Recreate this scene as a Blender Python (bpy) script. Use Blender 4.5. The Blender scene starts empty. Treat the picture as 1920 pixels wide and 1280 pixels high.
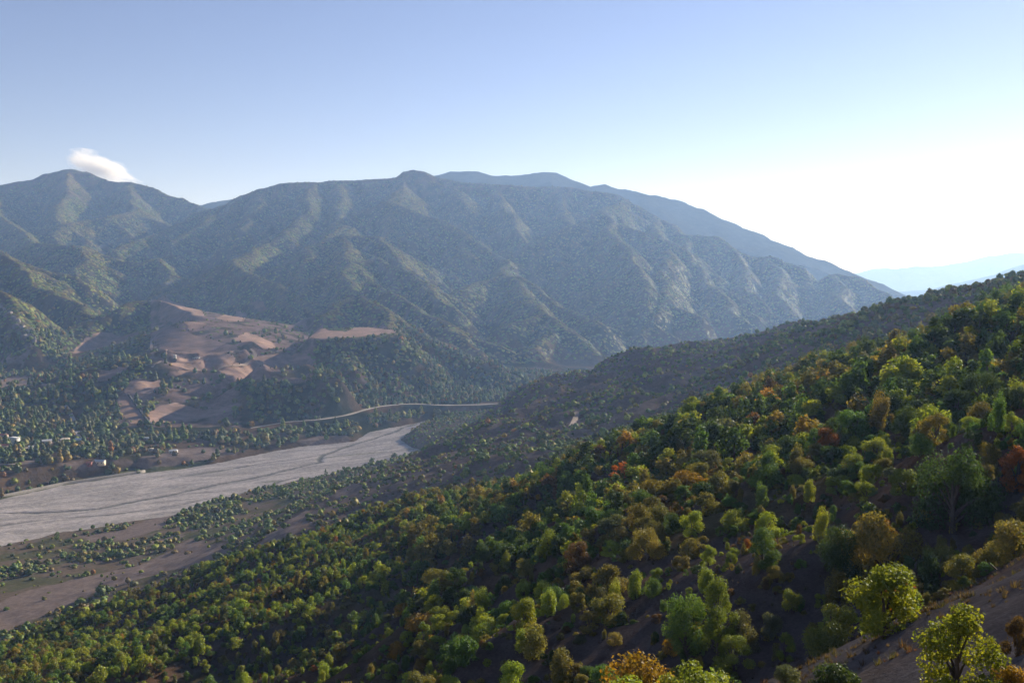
import bpy, math, random
import numpy as np
from mathutils import Vector
from mathutils.geometry import delaunay_2d_cdt

scene = bpy.context.scene
COL = scene.collection
R = math.radians

# ------------------------------------------------------------------ camera
CAM_Z = 200.0
FPX = 1867.0                      # focal length in pixels of the 1920 wide photograph
PITCH = math.atan((640.0 - 520.0) / FPX)
cam_data = bpy.data.cameras.new('camera')
cam_data.sensor_width = 36.0
cam_data.lens = 36.0 * FPX / 1920.0
cam_data.clip_start = 0.5
cam_data.clip_end = 60000.0
cam = bpy.data.objects.new('camera', cam_data)
cam.location = (0, 0, CAM_Z)
cam.rotation_euler = (math.pi / 2 - PITCH, 0, 0)
COL.objects.link(cam)
scene.camera = cam

# ------------------------------------------------------------------ sky, sun, exposure
SUN_AZ, SUN_EL = 41.0, 20.5       # azimuth to the right of the view, elevation
world = bpy.data.worlds.new('World')
scene.world = world
world.use_nodes = True
wn = world.node_tree
wn.nodes.clear()
sky = wn.nodes.new('ShaderNodeTexSky')
sky.sky_type = 'NISHITA'
sky.sun_disc = False
sky.sun_elevation = R(SUN_EL)
sky.sun_rotation = R(SUN_AZ)
sky.altitude = 900.0
sky.air_density = 0.9
sky.dust_density = 0.08
sky.ozone_density = 1.2
bg = wn.nodes.new('ShaderNodeBackground')
bg.inputs['Strength'].default_value = 0.05
wo = wn.nodes.new('ShaderNodeOutputWorld')
wb = wn.nodes.new('ShaderNodeMix'); wb.data_type = 'RGBA'; wb.blend_type = 'MULTIPLY'
wb.inputs[0].default_value = 1.0; wb.inputs[7].default_value = (1.12, 0.94, 1.06, 1)   # the camera's cool white balance
wn.links.new(sky.outputs[0], wb.inputs[6])
wn.links.new(wb.outputs[2], bg.inputs['Color'])
wn.links.new(bg.outputs[0], wo.inputs['Surface'])

sun_data = bpy.data.lights.new('sun', 'SUN')
sun_data.energy = 5.0
sun_data.angle = R(0.53)
sun_data.color = (1.0, 0.89, 0.74)
sun = bpy.data.objects.new('sun', sun_data)
az, el = R(SUN_AZ), R(SUN_EL)
SUN_DIR = Vector((math.sin(az) * math.cos(el), math.cos(az) * math.cos(el), math.sin(el)))
sun.rotation_euler = (-SUN_DIR).to_track_quat('-Z', 'Y').to_euler()
sun.location = (400, -200, 900)
COL.objects.link(sun)

vs = scene.view_settings
scene.display_settings.display_device = 'sRGB'
vs.view_transform = 'Standard'
vs.look = 'None'
vs.gamma = 1.0
vs.use_curve_mapping = False
vs.exposure = 1.17
cy = scene.cycles
cy.max_bounces = 5
cy.diffuse_bounces = 2
cy.glossy_bounces = 1
cy.transmission_bounces = 3
cy.transparent_max_bounces = 6
cy.volume_bounces = 1
cy.use_denoising = True

# ------------------------------------------------------------------ noise
class Noise:
    def __init__(s, seed):
        r = np.random.RandomState(seed)
        s.p = np.concatenate([r.permutation(512)] * 2).astype(np.int32)
        a = r.rand(512) * 2 * np.pi
        s.gx, s.gy = np.cos(a), np.sin(a)
    def __call__(s, x, y):
        xi = np.floor(x).astype(np.int64); yi = np.floor(y).astype(np.int64)
        fx = x - xi; fy = y - yi
        xi &= 511; yi &= 511
        x1 = (xi + 1) & 511; y1 = (yi + 1) & 511
        p = s.p
        def g(ix, iy, dx, dy):
            h = p[p[ix] + iy]
            return s.gx[h] * dx + s.gy[h] * dy
        u = fx * fx * fx * (fx * (fx * 6 - 15) + 10)
        v = fy * fy * fy * (fy * (fy * 6 - 15) + 10)
        a = g(xi, yi, fx, fy); b = g(x1, yi, fx - 1, fy)
        c = g(xi, y1, fx, fy - 1); d = g(x1, y1, fx - 1, fy - 1)
        return 1.5 * ((a + (b - a) * u) * (1 - v) + (c + (d - c) * u) * v)

def fbm(n, x, y, octs=4, gain=0.5):
    out = np.zeros_like(x); a = 1.0
    for k in range(octs):
        out += a * n(x * 2 ** k + 17.3 * k, y * 2 ** k + 9.1 * k); a *= gain
    return out

def ridged(n, x, y, octs=4, gain=0.5):
    out = np.zeros_like(x); a = 1.0
    for k in range(octs):
        out += a * (1 - 2 * np.abs(n(x * 2 ** k + 5.7 * k, y * 2 ** k + 3.3 * k))); a *= gain
    return out

def sstep(a, b, x):
    t = np.clip((x - a) / (b - a), 0, 1)
    return t * t * (3 - 2 * t)

N1, N2, N3, N4, N5 = Noise(11), Noise(22), Noise(33), Noise(44), Noise(55)

# ------------------------------------------------------------------ survey: photo bearings to world points
def ray(px, py):
    u, v = (px - 960.0) / FPX, (640.0 - py) / FPX
    return (u, math.cos(PITCH) + v * math.sin(PITCH), -math.sin(PITCH) + v * math.cos(PITCH))

def at(px, py, d):                # the point at forward distance d on a bearing
    r = ray(px, py)
    return (r[0] / r[1] * d, d, CAM_Z + r[2] / r[1] * d)

def onz(px, py, z):               # the point at height z on a bearing
    r = ray(px, py); t = (z - CAM_Z) / r[2]
    return (r[0] * t, r[1] * t, z)

def project(x, y, z):
    dz = z - CAM_Z
    yc = y * math.cos(PITCH) - dz * math.sin(PITCH)
    zc = y * math.sin(PITCH) + dz * math.cos(PITCH)
    yc = np.maximum(yc, 0.1)
    return 960 + FPX * x / yc, 640 - FPX * zc / yc

# river outline (its far bank, then back along the near bank)
def river_z(y):
    return np.maximum(0.0, (np.asarray(y, float) - 1400) * 0.012)
RIV_FAR = [onz(*p, 0)[:2] for p in [(-500, 1010), (-200, 968), (0, 934), (120, 908), (260, 886), (330, 878), (400, 868), (503, 846), (556, 837), (662, 827), (690, 809), (809, 786)]]
RIV_FAR += [(-55, 1406), (30, 1420), (110, 1520), (215, 1850), (460, 2090), (800, 2320), (1150, 2560), (1700, 2800), (2700, 3000)]
RIV_NEAR = [onz(*p, 0)[:2] for p in [(-500, 1190), (-200, 1085), (0, 1030), (100, 1003), (300, 974), (400, 941), (478, 921), (562, 897), (640, 884), (712, 871), (797, 843), (770, 836), (752, 822), (812, 790)]]
RIV_NEAR += [(-40, 1366), (50, 1378), (155, 1490), (265, 1810), (500, 2040), (830, 2270), (1180, 2510), (1720, 2750), (2700, 2940)]
RIVER = RIV_FAR + RIV_NEAR[::-1]

def poly_sd(poly, X, Y):          # signed distance, negative inside
    P = np.array(poly, float); n = len(P)
    d2 = np.full(X.shape, 1e18); inside = np.zeros(X.shape, bool)
    for i in range(n):
        ax, ay = P[i]; bx, by = P[(i + 1) % n]
        ex, ey = bx - ax, by - ay
        L = ex * ex + ey * ey + 1e-9
        t = np.clip(((X - ax) * ex + (Y - ay) * ey) / L, 0, 1)
        d2 = np.minimum(d2, (X - ax - t * ex) ** 2 + (Y - ay - t * ey) ** 2)
        if ay != by:
            c = ((ay > Y) != (by > Y)) & (X < (bx - ax) * (Y - ay) / (by - ay) + ax)
            inside ^= c
    d = np.sqrt(d2)
    return np.where(inside, -d, d)

def line_dist(line, X, Y):        # distance to a polyline, and the height along it
    d2 = np.full(X.shape, 1e18); zz = np.zeros(X.shape)
    for a, b in zip(line[:-1], line[1:]):
        ex, ey = b[0] - a[0], b[1] - a[1]
        t = np.clip(((X - a[0]) * ex + (Y - a[1]) * ey) / (ex * ex + ey * ey + 1e-9), 0, 1)
        q = (X - a[0] - t * ex) ** 2 + (Y - a[1] - t * ey) ** 2
        m = q < d2
        d2 = np.where(m, q, d2); zz = np.where(m, a[2] + t * (b[2] - a[2]), zz)
    return np.sqrt(d2), zz

# ------------------------------------------------------------------ the lie of the land: valley and hillside
CP = []
def cps(*pts):
    for p in pts: CP.append(at(*p))
def cpz(*pts):
    for p in pts: CP.append(onz(*p))
cps((1920, 1280, 24), (1700, 1280, 28), (1450, 1280, 36), (1920, 1078, 45), (1700, 1155, 43), (1560, 1210, 41), (1420, 1270, 39))
CP += [(30, 62, 178), (22, 64, 173), (14, 64, 169), (6, 60, 167), (-4, 58, 163), (42, 72, 180)]
cps((1920, 1020, 92), (1920, 900, 103), (1920, 800, 128), (1750, 1090, 94), (1750, 960, 102), (1780, 830, 126), (1600, 1140, 90), (1600, 1040, 95), (1620, 890, 124), (1450, 1210, 86), (1450, 1100, 92), (1450, 985, 121), (1300, 1280, 83), (1300, 1180, 92), (1300, 1075, 119), (1150, 1250, 88), (1150, 1150, 105), (1100, 1280, 85))
cps((1920, 750, 150), (1800, 780, 140), (1650, 830, 150), (1500, 880, 154), (1350, 975, 145), (1200, 1050, 140), (1000, 1150, 140), (900, 1280, 125))
cps((1920, 690, 210), (1700, 730, 220), (1500, 790, 230), (1300, 870, 230), (1100, 960, 225), (900, 1060, 220), (700, 1160, 210), (600, 1280, 175))
cps((1920, 628, 280), (1700, 676, 290), (1500, 735, 300), (1350, 788, 300), (1250, 830, 300), (1100, 885, 300), (900, 972, 310), (700, 1055, 310), (500, 1135, 300), (350, 1215, 270), (300, 1280, 215), (0, 1280, 260))
cps((1920, 572, 360), (1750, 628, 350), (1560, 680, 350), (1400, 738, 345), (1250, 822, 335), (1100, 885, 330))
CP += [(190, 470, 165), (150, 450, 140), (95, 440, 120), (60, 430, 110), (25, 420, 106)]
cps((2100, 490, 700), (1920, 536, 700), (1830, 562, 680), (1650, 582, 650), (1560, 640, 640), (1500, 645, 760), (1540, 634, 900), (1490, 632, 950), (1300, 667, 1000), (1200, 672, 1050), (1130, 692, 1080), (970, 748, 1150), (890, 790, 1200))
cps((1400, 690, 850), (1250, 740, 800), (1100, 770, 850), (1000, 800, 850), (1150, 820, 650), (1050, 860, 520), (900, 870, 600), (900, 830, 800), (800, 870, 750), (850, 920, 450), (700, 960, 480), (600, 940, 690), (700, 905, 700), (540, 1000, 560), (640, 1000, 420), (450, 1055, 400))
cpz((500, 960, 10), (300, 1050, 14), (100, 1130, 17), (30, 1190, 19), (200, 1010, 5), (600, 905, 4), (100, 1060, 8), (420, 1000, 16), (380, 960, 5), (300, 1000, 8), (0, 1120, 12))
cps((230, 1135, 400), (130, 1178, 385), (30, 1220, 385), (150, 1225, 320), (0, 1262, 300), (330, 1108, 395))
CP += [(-180, 440, 30), (-250, 440, 22), (-120, 470, 32), (-60, 500, 44)]
cpz((760, 815, 9), (800, 808, 12), (850, 800, 16), (830, 835, 10), (800, 850, 6))
# far bank, village terrace and the field hill
cpz((0, 905, 16), (100, 872, 18), (200, 872, 17), (255, 872, 15), (330, 855, 8), (450, 800, 16), (450, 840, 5), (560, 815, 8), (620, 800, 10), (700, 782, 8), (0, 800, 22), (130, 790, 20), (130, 820, 17), (0, 720, 38), (100, 720, 32), (60, 655, 62), (150, 700, 42), (200, 800, 20), (350, 820, 12))
cpz((270, 775, 28), (350, 788, 18), (350, 765, 30), (240, 740, 44), (300, 700, 66), (410, 745, 34), (500, 695, 72), (570, 680, 80), (420, 700, 66), (400, 660, 84), (480, 640, 100), (300, 640, 95), (330, 605, 122), (290, 565, 150), (190, 640, 76), (150, 660, 62), (430, 595, 124), (500, 740, 32), (560, 740, 34), (560, 790, 12), (640, 725, 52), (670, 762, 18))
cpz((800, 765, 12), (860, 752, 18), (940, 748, 16))
CP += [(-260, 1560, 50), (-150, 1530, 22), (-250, 1760, 55), (-120, 1750, 30), (-330, 2100, 80), (-50, 2000, 30), (60, 1640, 10), (160, 1800, 14), (300, 2000, 16), (480, 2200, 22), (800, 2420, 28), (1150, 2660, 36), (1700, 2900, 40)]
# off to the sides and behind, out of sight
CP += [(0, 0, 197.6), (4, 12, 194.2), (0, -60, 206), (-15, 10, 190), (12, 3, 199.5), (-150, -60, 140), (150, -60, 246), (160, 100, 224), (300, 150, 262), (400, 330, 268), (620, 700, 280), (-220, 60, 92), (-420, 300, 22), (-650, 0, 40), (-330, 0, 70), (-200, 200, 75),
       (900, 1000, 250), (700, 1250, 120), (500, 1350, 80), (260, 1400, 40), (1400, 1500, 260), (1500, 500, 420), (900, 0, 400), (1100, 1800, 120), (1700, 2400, 120), (800, 1900, 60), (420, 1700, 30), (-1200, 1000, 30), (-1400, 1500, 120), (-900, 700, 8), (-1600, 700, 40), (-900, 300, 60), (-1500, -200, 150),
       (-3000, 3000, 60), (-3000, 5500, 60), (0, 5500, 60), (3000, 5500, 60), (3000, 3200, 60), (-1000, 3000, 50), (0, 3000, 50), (1000, 3400, 50), (-500, 2300, 60), (3000, 2000, 300)]
CPA = np.array(CP); RC = 7.0
def _phi(r2): return np.sqrt(r2 + RC * RC)
def _fit():
    P = CPA[:, :2]; n = len(P)
    A = _phi(((P[:, None] - P[None]) ** 2).sum(-1)) - np.eye(n) * 3.0
    Q = np.hstack([np.ones((n, 1)), P])
    M = np.block([[A, Q], [Q.T, np.zeros((3, 3))]])
    return np.linalg.solve(M, np.concatenate([CPA[:, 2], np.zeros(3)]))
CW = _fit()
def base_height(X, Y):
    s = X.shape; x = X.ravel(); y = Y.ravel(); out = CW[-3] + CW[-2] * x + CW[-1] * y
    for (cx, cyy, _), w in zip(CP, CW[:-3]):
        out += w * np.sqrt((x - cx) ** 2 + (y - cyy) ** 2 + RC * RC)
    return out.reshape(s)

# ------------------------------------------------------------------ ridges of the mountain: (bearing x, bearing y, distance)
def rd(*pts): return [at(*p) for p in pts]
RIDGES = [
 # main crest
 rd((365, 398, 4000), (396, 392, 3900), (453, 368, 3800), (487, 355, 3800), (517, 346, 3800), (571, 342, 3850), (638, 339, 3900), (740, 334, 3950), (762, 323, 3950), (775, 320, 3950), (792, 322, 3950), (815, 332, 3950), (860, 343, 3950), (960, 349, 3950), (1070, 351, 3950), (1150, 366, 3900), (1225, 403, 3800), (1290, 441, 3600), (1331, 442, 3550), (1380, 468, 3480), (1425, 484, 3430), (1444, 480, 3400), (1465, 492, 3390), (1500, 503, 3350), (1515, 518, 3330), (1537, 528, 3320), (1567, 513, 3300), (1594, 517, 3280), (1631, 540, 3200), (1669, 562, 3100), (1740, 612, 3000), (1800, 640, 2950)),
 rd((760, 335, 3930), (735, 372, 3450), (719, 381, 3350)),
 rd((650, 414, 3250), (719, 381, 3350), (743, 381, 3350), (812, 407, 3250), (881, 441, 3150), (942, 481, 3050), (940, 505, 2900)),
 rd((632, 345, 3850), (640, 400, 3350), (645, 425, 3200), (650, 442, 2900), (650, 490, 2520), (646, 560, 2170), (640, 576, 1960)),
 rd((650, 442, 2900), (709, 442, 2850), (743, 480, 2700), (795, 518, 2580), (832, 549, 2480)),
 rd((650, 493, 2520), (702, 482, 2600), (743, 504, 2500), (784, 528, 2400), (826, 563, 2280)),
 rd((646, 566, 2170), (692, 528, 2250), (743, 556, 2180), (795, 587, 2100), (846, 604, 2040), (872, 640, 1960)),
 rd((620, 590, 1930), (645, 574, 1960), (692, 552, 2000), (736, 583, 1930), (784, 621, 1850), (832, 645, 1780), (881, 662, 1730), (925, 683, 1690), (963, 717, 1640), (978, 737, 1610)),
 rd((736, 583, 1930), (720, 610, 1820)),
 # rounded spurs of the green face above the road
 rd((700, 655, 1640), (720, 680, 1560), (735, 715, 1510)),
 rd((620, 650, 1560), (640, 680, 1490), (670, 745, 1430)),
 rd((790, 660, 1650), (810, 690, 1580), (830, 735, 1530)),
 # central dome
 rd((826, 573, 2420), (874, 539, 2580), (932, 518, 2700), (970, 518, 2700), (1004, 539, 2600), (1052, 576, 2450), (1090, 594, 2350), (1125, 607, 2290)),
 rd((950, 517, 2700), (946, 492, 3050)),
 rd((1001, 583, 2250), (985, 555, 2450), (960, 519, 2700)),
 rd((945, 612, 2150), (960, 608, 2180), (1001, 583, 2250), (1032, 601, 2200), (1070, 628, 2150), (1121, 659, 2080), (1133, 676, 2050)),
 rd((1015, 590, 2240), (1018, 628, 2120), (985, 652, 2040), (950, 675, 1985)),
 # right-hand spurs
 rd((942, 484, 3150), (984, 456, 3230), (1052, 436, 3300), (1097, 412, 3350), (1128, 396, 3400), (1152, 385, 3650), (1170, 374, 3880)),
 rd((1128, 396, 3400), (1149, 410, 3330), (1160, 450, 3080), (1193, 503, 2800), (1205, 545, 2600)),
 rd((1225, 405, 3790), (1237, 445, 3400), (1252, 524, 2800), (1237, 562, 2600), (1230, 603, 2450), (1256, 622, 2390), (1286, 648, 2330)),
 rd((1230, 603, 2450), (1200, 625, 2380), (1180, 650, 2330)),
 rd((1282, 445, 3590), (1297, 490, 3200), (1327, 524, 3000), (1357, 561, 2850), (1395, 606, 2700), (1432, 645, 2610)),
 rd((1357, 570, 2850), (1330, 592, 2750), (1312, 620, 2680)),
 rd((1380, 468, 3480), (1392, 510, 3200), (1410, 550, 3000)),
 rd((1444, 480, 3400), (1460, 530, 3150), (1485, 585, 2950), (1530, 626, 2820)),
 rd((1567, 513, 3300), (1585, 560, 3060), (1610, 600, 2900)),
 rd((1060, 351, 3950), (1050, 390, 3700), (1062, 410, 3550)),
 rd((930, 350, 3950), (940, 385, 3650), (960, 410, 3450), (975, 440, 3300)),
 rd((840, 345, 3950), (870, 372, 3650)),
 # left-hand spurs
 rd((590, 345, 3840), (588, 375, 3500), (551, 425, 3150), (517, 446, 3000), (440, 485, 2720), (424, 487, 2680), (477, 516, 2500), (524, 540, 2380), (551, 570, 2280), (566, 618, 2130)),
 rd((424, 488, 2680), (369, 520, 2600), (312, 550, 2520)),
 rd((640, 400, 3350), (620, 440, 3000), (585, 470, 2750), (560, 520, 2500), (580, 560, 2300), (590, 600, 2150)),
 rd((487, 356, 3800), (470, 400, 3450), (450, 430, 3200)),
 rd((453, 370, 3790), (420, 400, 3600), (396, 405, 3500), (336, 452, 3250), (300, 490, 3050)),
 rd((396, 395, 3880), (330, 420, 3600), (290, 440, 3400), (252, 449, 3250), (215, 466, 3150), (200, 500, 3000)),
 # left peak
 rd((-120, 375, 4200), (0, 349, 4300), (34, 341, 4300), (60, 337, 4350), (82, 325, 4400), (104, 319, 4400), (131, 317, 4400), (168, 323, 4400), (205, 340, 4380), (242, 341, 4350), (285, 352, 4300), (299, 363, 4300), (336, 372, 4280), (365, 383, 4250), (400, 396, 4200)),
 rd((131, 318, 4400), (120, 370, 4000), (105, 410, 3700)),
 rd((242, 342, 4340), (255, 398, 3900), (201, 405, 3750), (121, 420, 3600), (90, 440, 3450)),
 rd((0, 350, 4290), (-10, 400, 3800), (30, 430, 3500), (60, 450, 3300)),
 rd((60, 455, 3300), (94, 459, 2950), (151, 459, 2900), (172, 484, 2800), (150, 510, 2650)),
 rd((105, 545, 2550), (161, 499, 2800), (208, 486, 2900), (255, 493, 2850), (296, 483, 2900), (322, 506, 2800), (330, 545, 2600)),
 rd((-150, 400, 2600), (0, 473, 2300), (27, 489, 2260), (67, 536, 2140), (104, 546, 2080), (141, 573, 2020), (178, 592, 1960)),
 rd((-150, 480, 2000), (0, 550, 1850), (34, 577, 1800), (58, 620, 1740), (62, 645, 1710)),
 rd((91, 645, 1800), (168, 600, 1920), (228, 567, 2000), (265, 562, 2030), (290, 566, 2020)),
 rd((282, 562, 2020), (340, 575, 1950), (386, 592, 1880)),
 rd((150, 690, 1560), (215, 662, 1640), (270, 655, 1660)),
]
# side spurs branch off the traced ridges
_br = random.Random(12)
for _l in [l for l in RIDGES if 3 <= len(l) <= 14]:
    for _i in range(1, len(_l) - 1):
        a_, b_ = _l[_i - 1], _l[_i + 1]
        tx, ty = b_[0] - a_[0], b_[1] - a_[1]; tl_ = math.hypot(tx, ty) + 1e-6; tx, ty = tx / tl_, ty / tl_
        for _s in (-1, 1):
            if _br.random() < 0.38 or _l[_i][1] < 1900: continue
            q = _br.uniform(0.15, 0.8); dx, dy = -ty * _s + tx * q, tx * _s + ty * q
            if dy > 0.5: continue                      # away from the valley
            L_ = _br.uniform(110, 260); x_, y_, z_ = _l[_i]
            w_ = _br.uniform(-30, 30)
            RIDGES.append([(x_ + dx * 15, y_ + dy * 15, z_ - 12), (x_ + dx * L_ * 0.5 + w_, y_ + dy * L_ * 0.5, z_ - 12 - 0.42 * L_ * 0.5), (x_ + dx * L_, y_ + dy * L_, z_ - 14 - 0.52 * L_)])
BROAD = [i for i, l in enumerate(RIDGES) if len(l) > 14]
FAR_RIDGES = [
 rd((330, 395, 5600), (363, 384, 5600), (403, 375, 5600), (447, 371, 5600), (520, 365, 5600)),
 rd((700, 345, 5200), (820, 330, 5200), (850, 323, 5200), (890, 321, 5200), (940, 331, 5200), (985, 325, 5200), (1010, 321, 5200), (1050, 329, 5200), (1075, 345, 5150), (1095, 347, 5100), (1130, 345, 5100), (1200, 363, 5000), (1255, 372, 4950), (1290, 387, 4900), (1320, 408, 4850), (1345, 420, 4850), (1400, 440, 4750), (1440, 452, 4700), (1480, 471, 4650), (1550, 491, 4550), (1590, 517, 4500), (1640, 545, 4450), (1720, 590, 4400)),
 rd((1345, 420, 4850), (1370, 460, 4500)), rd((1480, 471, 4650), (1510, 510, 4300)), rd((1200, 363, 5000), (1240, 400, 4600)), rd((1010, 321, 5200), (1040, 360, 4800)),
]
DISTANT_RIDGES = [
 [rd((1520, 545, 9000), (1610, 548, 9000), (1725, 546, 9000), (1790, 532, 9000), (1860, 515, 9000), (1920, 498, 9000), (2050, 480, 9000), (2200, 475, 9000))],
 [rd((1540, 530, 12500), (1600, 514, 12500), (1640, 504, 12500), (1720, 500, 12500), (1770, 497, 12500), (1800, 492, 12500), (1850, 481, 12500), (1890, 475, 12500), (1920, 474, 12500), (2050, 470, 12500))],
]

SX, SY = 0.80, 0.60               # roughly sunward; asym shapes the lit flanks broader at left, narrower at right
def tents(ridges, X, Y, k=1.04, r=15.0, gully=12.0, broad=(), asym=0.30):
    H = np.full(X.shape, -1e9); D = np.full(X.shape, 1e9)
    for li, line in enumerate(ridges):
        s0 = 1000.0 * li; kk = 0.80 if li in broad else k
        tab = np.random.RandomState(li).rand(400)
        tab2 = np.random.RandomState(li + 99).rand(400)
        for a, b in zip(line[:-1], line[1:]):
            ex, ey = b[0] - a[0], b[1] - a[1]
            L = math.hypot(ex, ey)
            t = np.clip(((X - a[0]) * ex + (Y - a[1]) * ey) / (ex * ex + ey * ey + 1e-9), 0, 1)
            d = np.sqrt((X - a[0] - t * ex) ** 2 + (Y - a[1] - t * ey) ** 2)
            h = a[2] + t * (b[2] - a[2]) - kk * (1 - asym * ((X - a[0] - t * ex) * SX + (Y - a[1] - t * ey) * SY) / (d + 12.0)) * (np.sqrt(d * d + r * r) - r)
            if gully:
                side = np.sign(ex * (Y - a[1]) - ey * (X - a[0])) * 57.0
                s = s0 + t * L + side + 0.12 * d
                g = np.interp(np.mod(s / 62.0, 399), np.arange(400), tab) + 0.5 * np.interp(np.mod(s / 27.0, 399), np.arange(400), tab2)
                h = h + gully * np.clip((d - 12) / 150.0, 0, 1) * (g - 0.75)
            m = h > H
            H = np.where(m, h, H); D = np.where(m, d, D)
            s0 += L
    return H, D

ROAD = [onz(*p) for p in [(470, 803, 12), (540, 791, 16), (600, 787, 17), (650, 779, 18), (690, 767, 19), (720, 761, 18.5), (770, 757, 18), (830, 760, 17), (900, 759, 17), (945, 756, 18), (1000, 750, 18)]]
SPUR = [at(2100, 1010, 47), at(1920, 1078, 45), at(1810, 1112, 44), at(1700, 1152, 43), at(1560, 1208, 41), at(1420, 1266, 39), at(1300, 1325, 37)]
LEDGE = [at(*p)[:2] for p in [(578, 640, 1560), (660, 640, 1560), (745, 630, 1590), (752, 620, 1680), (690, 615, 1740), (600, 610, 1720)]]
HFRAME = (0.8, 0.6)               # the ribs of the hillside run this way

def land(X, Y, fine=True):
    B = base_height(X, Y)
    # ribs and gullies on the near hillside
    near = 1 - sstep(560, 900, np.hypot(X, Y))
    hill = sstep(38, 75, B) * sstep(30, 75, np.hypot(X, Y))
    u = X * HFRAME[0] + Y * HFRAME[1]; v = X * 0.6 - Y * 0.8
    w = 9 * fbm(N1, X / 60, Y / 60, 3)
    rib = ridged(N2, (v + w) / 62.0, (u + w) / 190.0, 3, 0.45)
    size = np.clip(np.hypot(X, Y) / 170.0, 0.28, 1.25)
    H = B + near * hill * size * 8.0 * (rib - 0.42) * (1 - 0.62 * sstep(230, 330, np.hypot(X, Y)))
    # gentle ribs further off
    rib2 = ridged(N3, (v + 2 * w) / 120.0, u / 300.0, 4, 0.55)
    H += (1 - near) * sstep(20, 60, B) * 13.0 * (rib2 - 0.4) * (Y < 1500)
    # mountains
    far = sstep(1050, 1300, Y + 0.25 * np.abs(X) + 60 * 0)
    M = Y > 1000
    if M.any():
        X0, Y0, H0 = X, Y, H
        X, Y, H, far = X0[M], Y0[M], H0[M], far[M]
        wx = 27 * fbm(N4, X / 210, Y / 210, 4, 0.55); wy = 27 * fbm(N5, X / 210, Y / 210, 4, 0.55)
        T, D = tents(RIDGES, X + wx, Y + wy, broad=BROAD, asym=0.32 - 0.44 * sstep(-380, 150, X))
        amp = sstep(10, 160, D) * sstep(40, 120, T)
        T = T + amp * (7 * ridged(N1, X / 110, Y / 110, 3, 0.5) - 3) + 2.6 * fbm(N3, X / 60, Y / 60, 3) * sstep(30, 100, T)
        d = T - H                                  # smooth union with the valley
        kk = 14.0
        hh = np.clip(0.5 + 0.5 * d / kk, 0, 1)
        U = H * (1 - hh) + T * hh + kk * hh * (1 - hh)
        H0[M] = H + far * (U - H)
        X, Y, H = X0, Y0, H0
    # the level ledge below the conical hill
    m = (X > -420) & (X < -100) & (Y > 1400) & (Y < 1850)
    if m.any():
        H[m] = np.maximum(H[m], 104.0 + (Y[m] - 1560) * 0.05 - 0.95 * np.maximum(poly_sd(LEDGE, X[m], Y[m]), 0))
    # the crest of the bare spur close by
    m = (X > -5) & (X < 40) & (Y > 20) & (Y < 75)
    if m.any():
        d, z = line_dist(SPUR, X[m], Y[m])
        H[m] = np.maximum(H[m], z - 0.8 * (np.sqrt(d * d + 1.0) - 1.0))
    # small relief
    H += 0.9 * fbm(N5, X / 22, Y / 22, 3) * sstep(4, 20, B)
    if fine:
        H += 0.28 * fbm(N4, X / 4.5, Y / 4.5, 3) * (1 - sstep(160, 320, np.hypot(X, Y)))
    # the road's shelf
    m = (X > -560) & (X < 160) & (Y > 1150) & (Y < 1700)
    if m.any():
        d, z = line_dist(ROAD, X[m], Y[m])
        t = 1 - sstep(5.5, 17, d)
        H[m] = H[m] * (1 - t) + (z + 0.0) * t
    # river channel and its banks
    sd = poly_sd(RIVER, X, Y)
    bw = 9 + 9 * (0.5 + fbm(N2, X / 70, Y / 70, 2))
    sd = sd + 3.0 * fbm(N1, X / 26, Y / 26, 3)
    t = sstep(-0.15, 1, sd / np.maximum(bw, 3))
    zr = river_z(Y)
    # the terrace breaks off in a scarp above the flood wall
    sc = sstep(11.5, 21, sd + 3 * fbm(N3, X / 18, Y / 18, 2)); sc = np.where((X < -325) & (Y > 800), sc, 1.0)
    H = np.where((sd < 60) & (sd > -5) & (X < -300) & (Y > 850), (1.4 + 0.02 * sd) * (1 - sc) + H * sc, H)
    H = np.where(sd < 400, (zr - 2.2) * (1 - t) + np.maximum(H, zr + 0.8) * t, H)
    return H

def axis(stops):                  # graded coordinates: (position, spacing there)
    out = [stops[0][0]]
    P = [s[0] for s in stops]; S = [s[1] for s in stops]
    while out[-1] < P[-1]:
        out.append(out[-1] + float(np.interp(out[-1], P, S)))
    return np.array(out)

class Grid:
    def __init__(s, xs, ys, fn):
        s.xs, s.ys = xs, ys
        s.X, s.Y = np.meshgrid(xs, ys)
        s.Z = fn(s.X, s.Y)
    def h(s, x, y):
        i = np.clip(np.searchsorted(s.xs, x) - 1, 0, len(s.xs) - 2)
        j = np.clip(np.searchsorted(s.ys, y) - 1, 0, len(s.ys) - 2)
        fx = np.clip((x - s.xs[i]) / (s.xs[i + 1] - s.xs[i]), 0, 1)
        fy = np.clip((y - s.ys[j]) / (s.ys[j + 1] - s.ys[j]), 0, 1)
        Z = s.Z
        return (Z[j, i] * (1 - fx) + Z[j, i + 1] * fx) * (1 - fy) + (Z[j + 1, i] * (1 - fx) + Z[j + 1, i + 1] * fx) * fy

# centreline of the river parts the two sheets of land
n_mid = min(len(RIV_FAR), len(RIV_NEAR))
MID = [(-3000, 760)] + [((a[0] + b[0]) / 2, (a[1] + b[1]) / 2) for a, b in zip(
    [RIV_FAR[i] for i in (0, 2, 4, 6, 8, 9, 10, 11, 12, 13, 14, 15, 16, 17, 18, 19, 20)],
    [RIV_NEAR[i] for i in (0, 2, 4, 5, 8, 9, 10, 12, 14, 15, 16, 17, 18, 19, 20, 21, 22)])] + [(6000, 3600)]
FAR_SIDE = MID + [(6000, 9000), (-3000, 9000)]

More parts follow.
